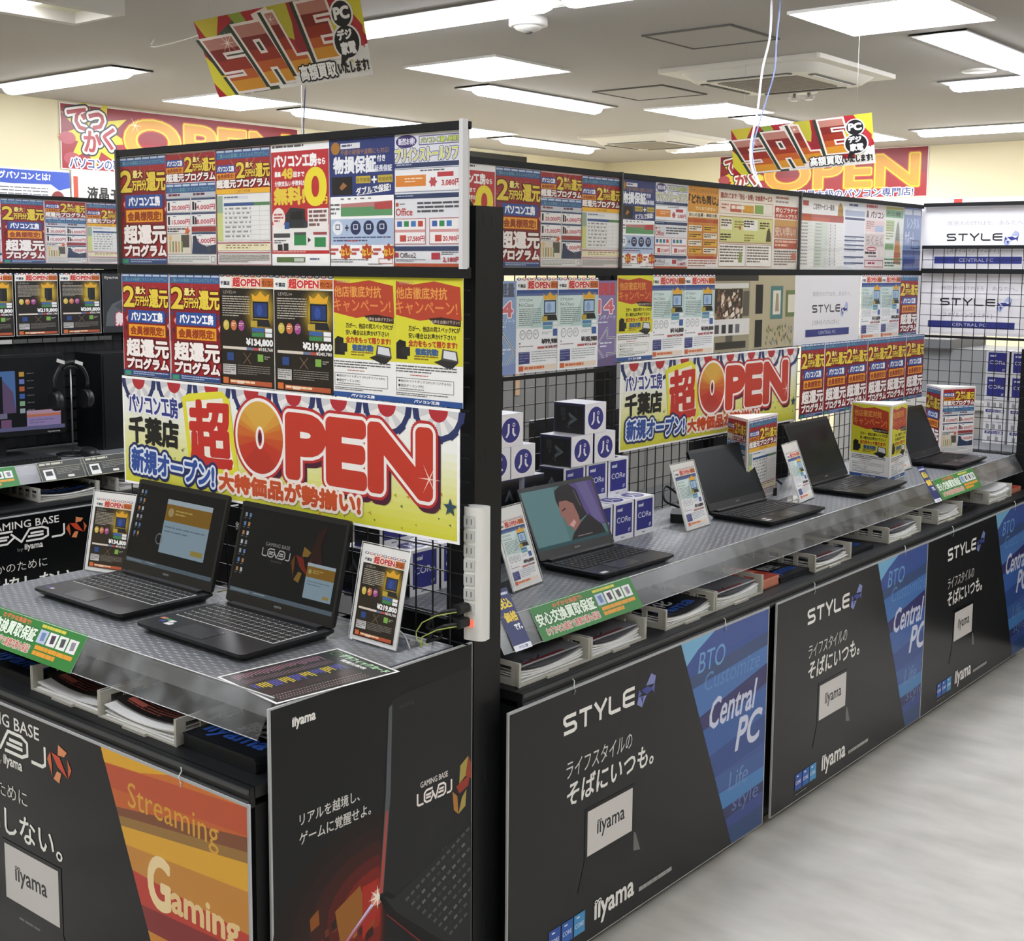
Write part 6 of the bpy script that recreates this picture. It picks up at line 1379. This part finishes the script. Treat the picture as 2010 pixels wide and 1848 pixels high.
cable('hanging_cable', [(-2.439, 4.512, 2.70), (-2.436, 4.50, 2.56), (-2.452, 4.48, 2.44), (-2.446, 4.44, 2.28), (-2.436, 4.38, 2.15), (-2.40, 4.33, 2.06), (-2.325, 4.27, 1.984)], .0045, M('#e6e6ea', .45), 'white cord hanging from the ceiling to the long header', group='hanging cords')
cable('hanging_cable', [(-2.410, 4.527, 2.70), (-2.418, 4.52, 2.55), (-2.416, 4.51, 2.44), (-2.436, 4.49, 2.33), (-2.444, 4.46, 2.25), (-2.430, 4.38, 2.12), (-2.335, 4.28, 1.984)], .0028, M('#8c9ed8', .4), 'pale blue cord twisted beside the white hanging cord', group='hanging cords')
cable('hanging_cable', [(-3.62, 3.2, 2.33), (-3.55, 3.16, 2.26), (-3.3, 3.0, 2.17), (-2.95, 2.6, 2.06), (-2.306, 2.02, 1.985)], .0022, M('#3a4670', .4), 'thin dark cord below the nearer hanging sale sign', group='thin cords under the sale sign') if False else None
cable('hanging_cable', [(-4.16, 3.70, 2.70), (-4.14, 3.69, 2.45), (-4.165, 3.70, 2.25), (-4.14, 3.69, 2.0), (-4.15, 3.70, 1.7)], .003, M('#4a5680', .4), 'thin dark cable dropping behind the nearer sale sign', group='thin cables behind the nearer sale sign')
cable('hanging_cable', [(-4.20, 3.72, 2.70), (-4.20, 3.72, 2.3), (-4.20, 3.72, 1.7)], .0022, M('#e6e6e6', .4), 'thin white cable dropping behind the nearer sale sign', group='thin cables behind the nearer sale sign')
cable('laptop_cable', [(-2.07, 1.905, .893), (-2.02, 1.945, .905), (-1.96, 1.965, .91), (-1.90, 1.955, .9), (-1.86, 1.93, .889), (-1.845, 1.92, .8855)], .0014, M('#d4d6d2', .4), 'thin white security cable behind the right price stand of the near counter')
cable('laptop_cable', [(-2.505, 1.93, .895), (-2.46, 1.955, .905), (-2.42, 1.93, .893), (-2.43, 1.90, .888)], .0016, M('#e2d9a0', .4), 'pale yellow cable end between the two near laptops')
cable('laptop_cable', [(-2.09, 3.01, .89), (-2.12, 3.05, .91), (-2.15, 3.0, .96), (-2.17, 2.99, 1.0)], .0012, M('#c8c8c4', .4), 'thin security wire beside the headset-wearer laptop')
for i, (x, y) in enumerate(((-2.22, 4.2), (-2.25, 4.72), (-2.2, 3.55))):
    cable('power_lead', [(x, y, .887), (x - .03, y + .06, .9), (x - .06, y + .01, .93), (x - .085, y + .05, .97), (x - .07, y + .12, .93), (x - .02, y + .14, .888)], .004, CB, 'black coiled power lead behind the laptops, %s' % ['near the first card tower', 'near the yellow card tower', 'behind the nearly dark laptop'][i], 'power lead', 'black power leads behind the long run\'s laptops')
    b = MB(); b.prism(rrect(.05, .11, .01, 3), 0, .028, CB); tag(b.build('power_adapter', None, (x + .02, y - .03 + (.0 if i else 0), CT), .5), 'black power adapter block, %s' % ['right of the first card tower', 'behind the laptop left of the yellow tower', 'behind the nearly dark laptop'][i], 'power adapter', 'black power adapters')
# ------------------------------------------------------------------ hanging sale signs
def sale(c, label):
    TL, TR_, BR, BL = [Vector(p) for p in c]; cen = (TL + TR_ + BR + BL) / 4
    n = (TR_ - TL).cross(BL - TL).normalized()
    if n.dot(Vector((0, 0, 1.69)) - cen) < 0: n = -n
    def warp(u, v, L):
        top = TL.lerp(TR_, u); bot = BL.lerp(BR, u); p = top.lerp(bot, v) - cen + n * (.0003 * L + .012 * math.sin(math.pi * u) * (1 - v) * 0)
        return tuple(p)
    o = d_sale(warp).mb.build('sale_sign', None, tuple(cen)); tag(o, label, 'sign', 'hanging red sale signs')
    for k, (p, dx) in enumerate(((TL.lerp(TR_, .1), 0), (TL.lerp(TR_, .9), 0))):
        b = MB(); q = p - cen; b.tube([tuple(q), (q[0], q[1], CZ - cen.z)], .0004, M('#a8abac', .3), 6); b.build('hanging_wire', o)
    return o
sale([(-4.014, 3.036, 2.578), (-3.26, 3.144, 2.621), (-3.271, 3.227, 2.347), (-3.985, 3.123, 2.310)], 'large tilted red sale sign hanging at the top left')
sale([(-3.02, 5.244, 2.315), (-2.3, 5.135, 2.333), (-2.286, 5.162, 2.13), (-3.017, 5.273, 2.112)], 'smaller-looking red sale sign hanging before the far wall banner')
cable('sign_rod', [(-5.05, 3.60, CZ), (-5.05, 3.60, 2.665), (-4.35, 3.33, 2.61), (-4.0, 3.08, 2.56)], .004, M('#e4e4e0', .4), 'thin white rod from the ceiling to the nearer sale sign', 'rod')
# ------------------------------------------------------------------ far left gaming corner
def monitor(loc, rz, label, w_=.56, h_=.34, art=True, back=False):
    t = empty('monitor', loc, rz); tag(t, label, 'monitor', 'desktop monitors')
    z0 = .09
    b = MB(); b.prism(rrect(w_, h_, .008, 3, 0, z0 + h_ / 2), 0, .022, M('#16171a', .35), 'y'); b.prism(rrect(w_ * .6, h_ * .5, .03, 4, 0, z0 + h_ / 2), .022, .05, M('#121316', .5), 'y'); b.build('housing', t)
    b = MB(); b.box(-.03, .03, .03, .05, .008, z0 + .1, M('#16171a', .4)); b.build('stand_neck', t); b = MB(); b.prism(rrect(.24, .18, .02, 4, 0, .04), 0, .008, M('#16171a', .4)); b.build('stand_foot', t)
    a = Art(w_ - .014, h_ - .034, t=.0004, bg=None, edge='#0a0a0c', rough=.3, emit=SCR, spec=.18); hh = a.hh; a.rect(0, 0, 100, hh, '#141516')
    if art:
        a.rect(24, 10, 62, 42, '#4a6a9c'); a.poly([(30, 42), (40, 20), (50, 14), (60, 26), (62, 42)], '#5c4a68'); a.rect(20, 14, 52, 44, '#15161a'); a.rect(18, 42, 55, 46, '#6a6880')
        for i in range(6): a.rect(65, 11 + i * 5.6, 69, 14.6 + i * 5.6, ['#b8903c', '#6a74b0', '#a85a3c', '#3f5c9c', '#7ca080', '#8c9aa4'][i]); a.lines(71, 12 + i * 5.6, 80, 13.6 + i * 5.6, 1, '#5c5c5e')
        for i in range(5): a.rect(14 + i * 9, 47, 22 + i * 9, 55, ['#8c2c3c', '#a03044', '#3f6ca0', '#5c4a44', '#6a4c6c'][i])
        a.rect(70, 41, 97, hh - 3, '#8a78a4'); a.rect(70, 41, 97, 44, '#a88a9c'); a.rect(70, 44, 97, 46, '#b06a50'); a.lines(72, 48, 92, 52, 2, '#6a6488'); a.rect(0, hh - 3, 100, hh, '#5a5a7c')
    a.build('screen', t, (0, 0, z0 + .022)); lg = Art(.06, .01, t=.0002, bg=None, edge='#16171a'); lg.text('iiyama', 5, 2, 14, '#c8c8c6', x1=95, bold=1); lg.build('logo', t, (w_ / 2 - .055, 0, z0 + .004))
    return t
monitor((-4.98, 2.755, CT), H - .12, 'black gaming monitor with a violet window on the far left counter')
# keyboard, mouse, headset
t = empty('keyboard', (-4.80, 2.66, CT), H); tag(t, 'black full-size keyboard in front of the far left monitor', 'keyboard')
b = MB(); b.prism(rrect(.44, .13, .01, 3), 0, .018, M('#131416', .5)); b.build('case', t); b = MB()
for r in range(5):
    for c in range(21): b.box(-.21 + c * .02, -.193 + c * .02, -.055 + r * .022, -.037 + r * .022, .018, .026, M('#1d1e21', .5))
b.build('keys', t)
def mouse(loc, rz, label):
    t = empty('mouse', loc, rz); tag(t, label, 'mouse', 'computer mice')
    b = MB(); n0 = 0; rings = [(0, 1.0), (.012, 1.04), (.024, .92), (.033, .66), (.038, .3)]
    for z, k in rings:
        for i in range(16): a = 2 * math.pi * i / 16; b.v.append((.031 * k * math.cos(a), .058 * k * math.sin(a), z))
    for r in range(4):
        for i in range(16): q = r * 16; b.face([q + i, q + (i + 1) % 16, q + 16 + (i + 1) % 16, q + 16 + i], M('#1a1b1d', .35), True)
    b.face([64 + i for i in range(16)], M('#1a1b1d', .35), True); b.face(list(range(15, -1, -1)), M('#1a1b1d', .35)); b.build('shell', t)
    MB().prism(rrect(.008, .02, .003, 3, 0, .03), .030, .037, M('#3a3b3e', .4)).build('wheel', t); return t
mouse((-4.80, 3.05, CT), H, 'black computer mouse under the far left headset')
t = empty('headset', (-4.88, 3.02, CT)); tag(t, 'black over-ear headset hanging on a slim silver stand on the far left counter', 'headset'); HB = M('#141517', .4)
st = empty('headset_stand', (-4.88, 3.02, CT)); tag(st, 'slim silver headset stand with round base', 'headset stand'); MB().lathe([(.07, 0), (.07, .006), (.03, .010)], (0, 0, 0), M('#1d1e20', .25)).build('foot', st)
b = MB(); b.tube([(0, 0, .008), (0, 0, .365)], .0035, M('#8c8e90', .3, .8), 8); b.build('pole', st); b = MB(); b.tube([(0, -.035, .365), (0, -.015, .377), (0, .015, .377), (0, .035, .365)], .007, HB, 8); b.build('hook', st)
b = MB(); arc = [(0, .078 * math.cos(a), .30 + .095 * math.sin(a)) for a in [math.pi * i / 14 for i in range(-1, 16)]]; b.tube(arc, .0095, HB, 8); b.build('headband', t)
for s in (-1, 1):
    b = MB(); b.tube([(-.02, s * .078, .272), (.0, s * .080, .25), (0, s * .080, .22)], .006, HB, 6); b.v += []; b.build('yoke', t)
    b = MB(); b.lathe([(.038, -.016), (.042, -.008), (.042, .008), (.034, .018)], (0, 0, 0), HB, 20); b.v = [(x, s * .072 + s * z, .235 + y) for x, y, z in b.v]; b.build('ear_cup', t)
for k, (dy, dz) in enumerate(((-.055, .40), (.03, .39))):
    b = MB(); b.hexa([(.0, -.018, 0), (.0, .018, -.012), (.003, .018, -.012), (.003, -.018, 0), (0, -.014, .014), (0, .02, .002), (.003, .02, .002), (.003, -.014, .014)], M('#c8c8c4', .5)); tag(b.build('price_clip', None, (-4.866, 3.02 + dy, CT + dz), 0), 'small white clip tag above the headset, %s' % ['left one', 'right one'][k], 'tag', 'clip tags above the headset')
b = MB(); b.box(-.2, .0, -.24, .24, 0, .42, M('#121316', .35)); b.box(0, .004, -.23, .23, .01, .41, M('#1a1b1e', .3)); tag(b.build('tower_computer', None, (-4.9, 3.42, CT)), 'large black computer tower on the far left counter behind the near banner', 'computer')
# monitors seen through the right mesh
G3 = 'dark monitors behind the long mesh'
for y, lb in ((3.55, 'dark back of a monitor behind the mesh left of the first card tower'), (4.55, 'dark back of a monitor behind the mesh right of the first card tower')):
    o = monitor((-2.62, y, .78), -H, lb, .52, .32, False)
tb = MB(); tb.box(0, 3.6, 0, .5, .74, .78, BLK2); tb.box(0.02, 3.58, .05, .45, 0, .74, MATTE); tag(tb.build('back_counter', None, (-2.42, 2.15, 0), H), 'black counter on the other side of the long mesh', 'counter')
# grey shelving further back seen through the mesh
GS = M('#8b8a87', .6); GS2 = M('#7a7977', .6)
b = MB(); b.box(0, 3.4, 0, .45, 0, 1.5, GS)
for i in range(8): b.box(i * .425, i * .425 + .006, -.004, 0, .05, 1.48, GS2)
for z in (.5, .95, 1.4): b.box(0, 3.4, -.004, 0, z, z + .008, GS2)
b.box(.6, .63, -.006, -.004, 1.1, 1.42, M('#d8b48c', .5)); b.box(0, 3.4, -.006, .46, 1.5, 1.53, M('#5a5a58', .6))
tag(b.build('storage_cabinet', None, (-3.75, 4.0, 0), H), 'grey panelled cabinet seen through the long mesh', 'cabinet')
b = MB(); b.box(0, 1.1, 0, .6, 0, .98, M('#b9b7b0', .35)); b.box(-.02, 1.12, -.02, .62, .98, 1.02, M('#cfcdc6', .3)); b.box(.02, 1.08, .1, .6, 1.02, 1.28, M('#8f9092', .3)); b.box(0, .6, .05, .6, 1.28, 1.33, M('#6e6f72', .4))
tag(b.build('office_copier', None, (-3.1, 6.6, 0)), 'grey office copier behind the end mesh', 'copier')
b = MB(); b.box(0, 2.2, 0, .4, 0, .86, M('#c6c4bd', .5)); b.box(-.01, 2.21, -.02, .42, .86, .9, M('#deddd8', .4)); tag(b.build('white_counter', None, (-1.9, 7.0, 0)), 'white counter far behind the end mesh', 'counter')
b = MB(); b.box(0, 1.6, 0, .3, 0, 1.42, M('#d0cec8', .5)); b.box(0, 1.6, -.004, 0, 1.3, 1.42, M('#d88a3c', .5)); b.box(.5, 1.6, -.006, -.004, 1.3, 1.38, M('#e8e4dc', .5)); tag(b.build('white_shelf', None, (-1.95, 7.6, 0)), 'white shelf with an orange top band far behind the end mesh', 'shelf')
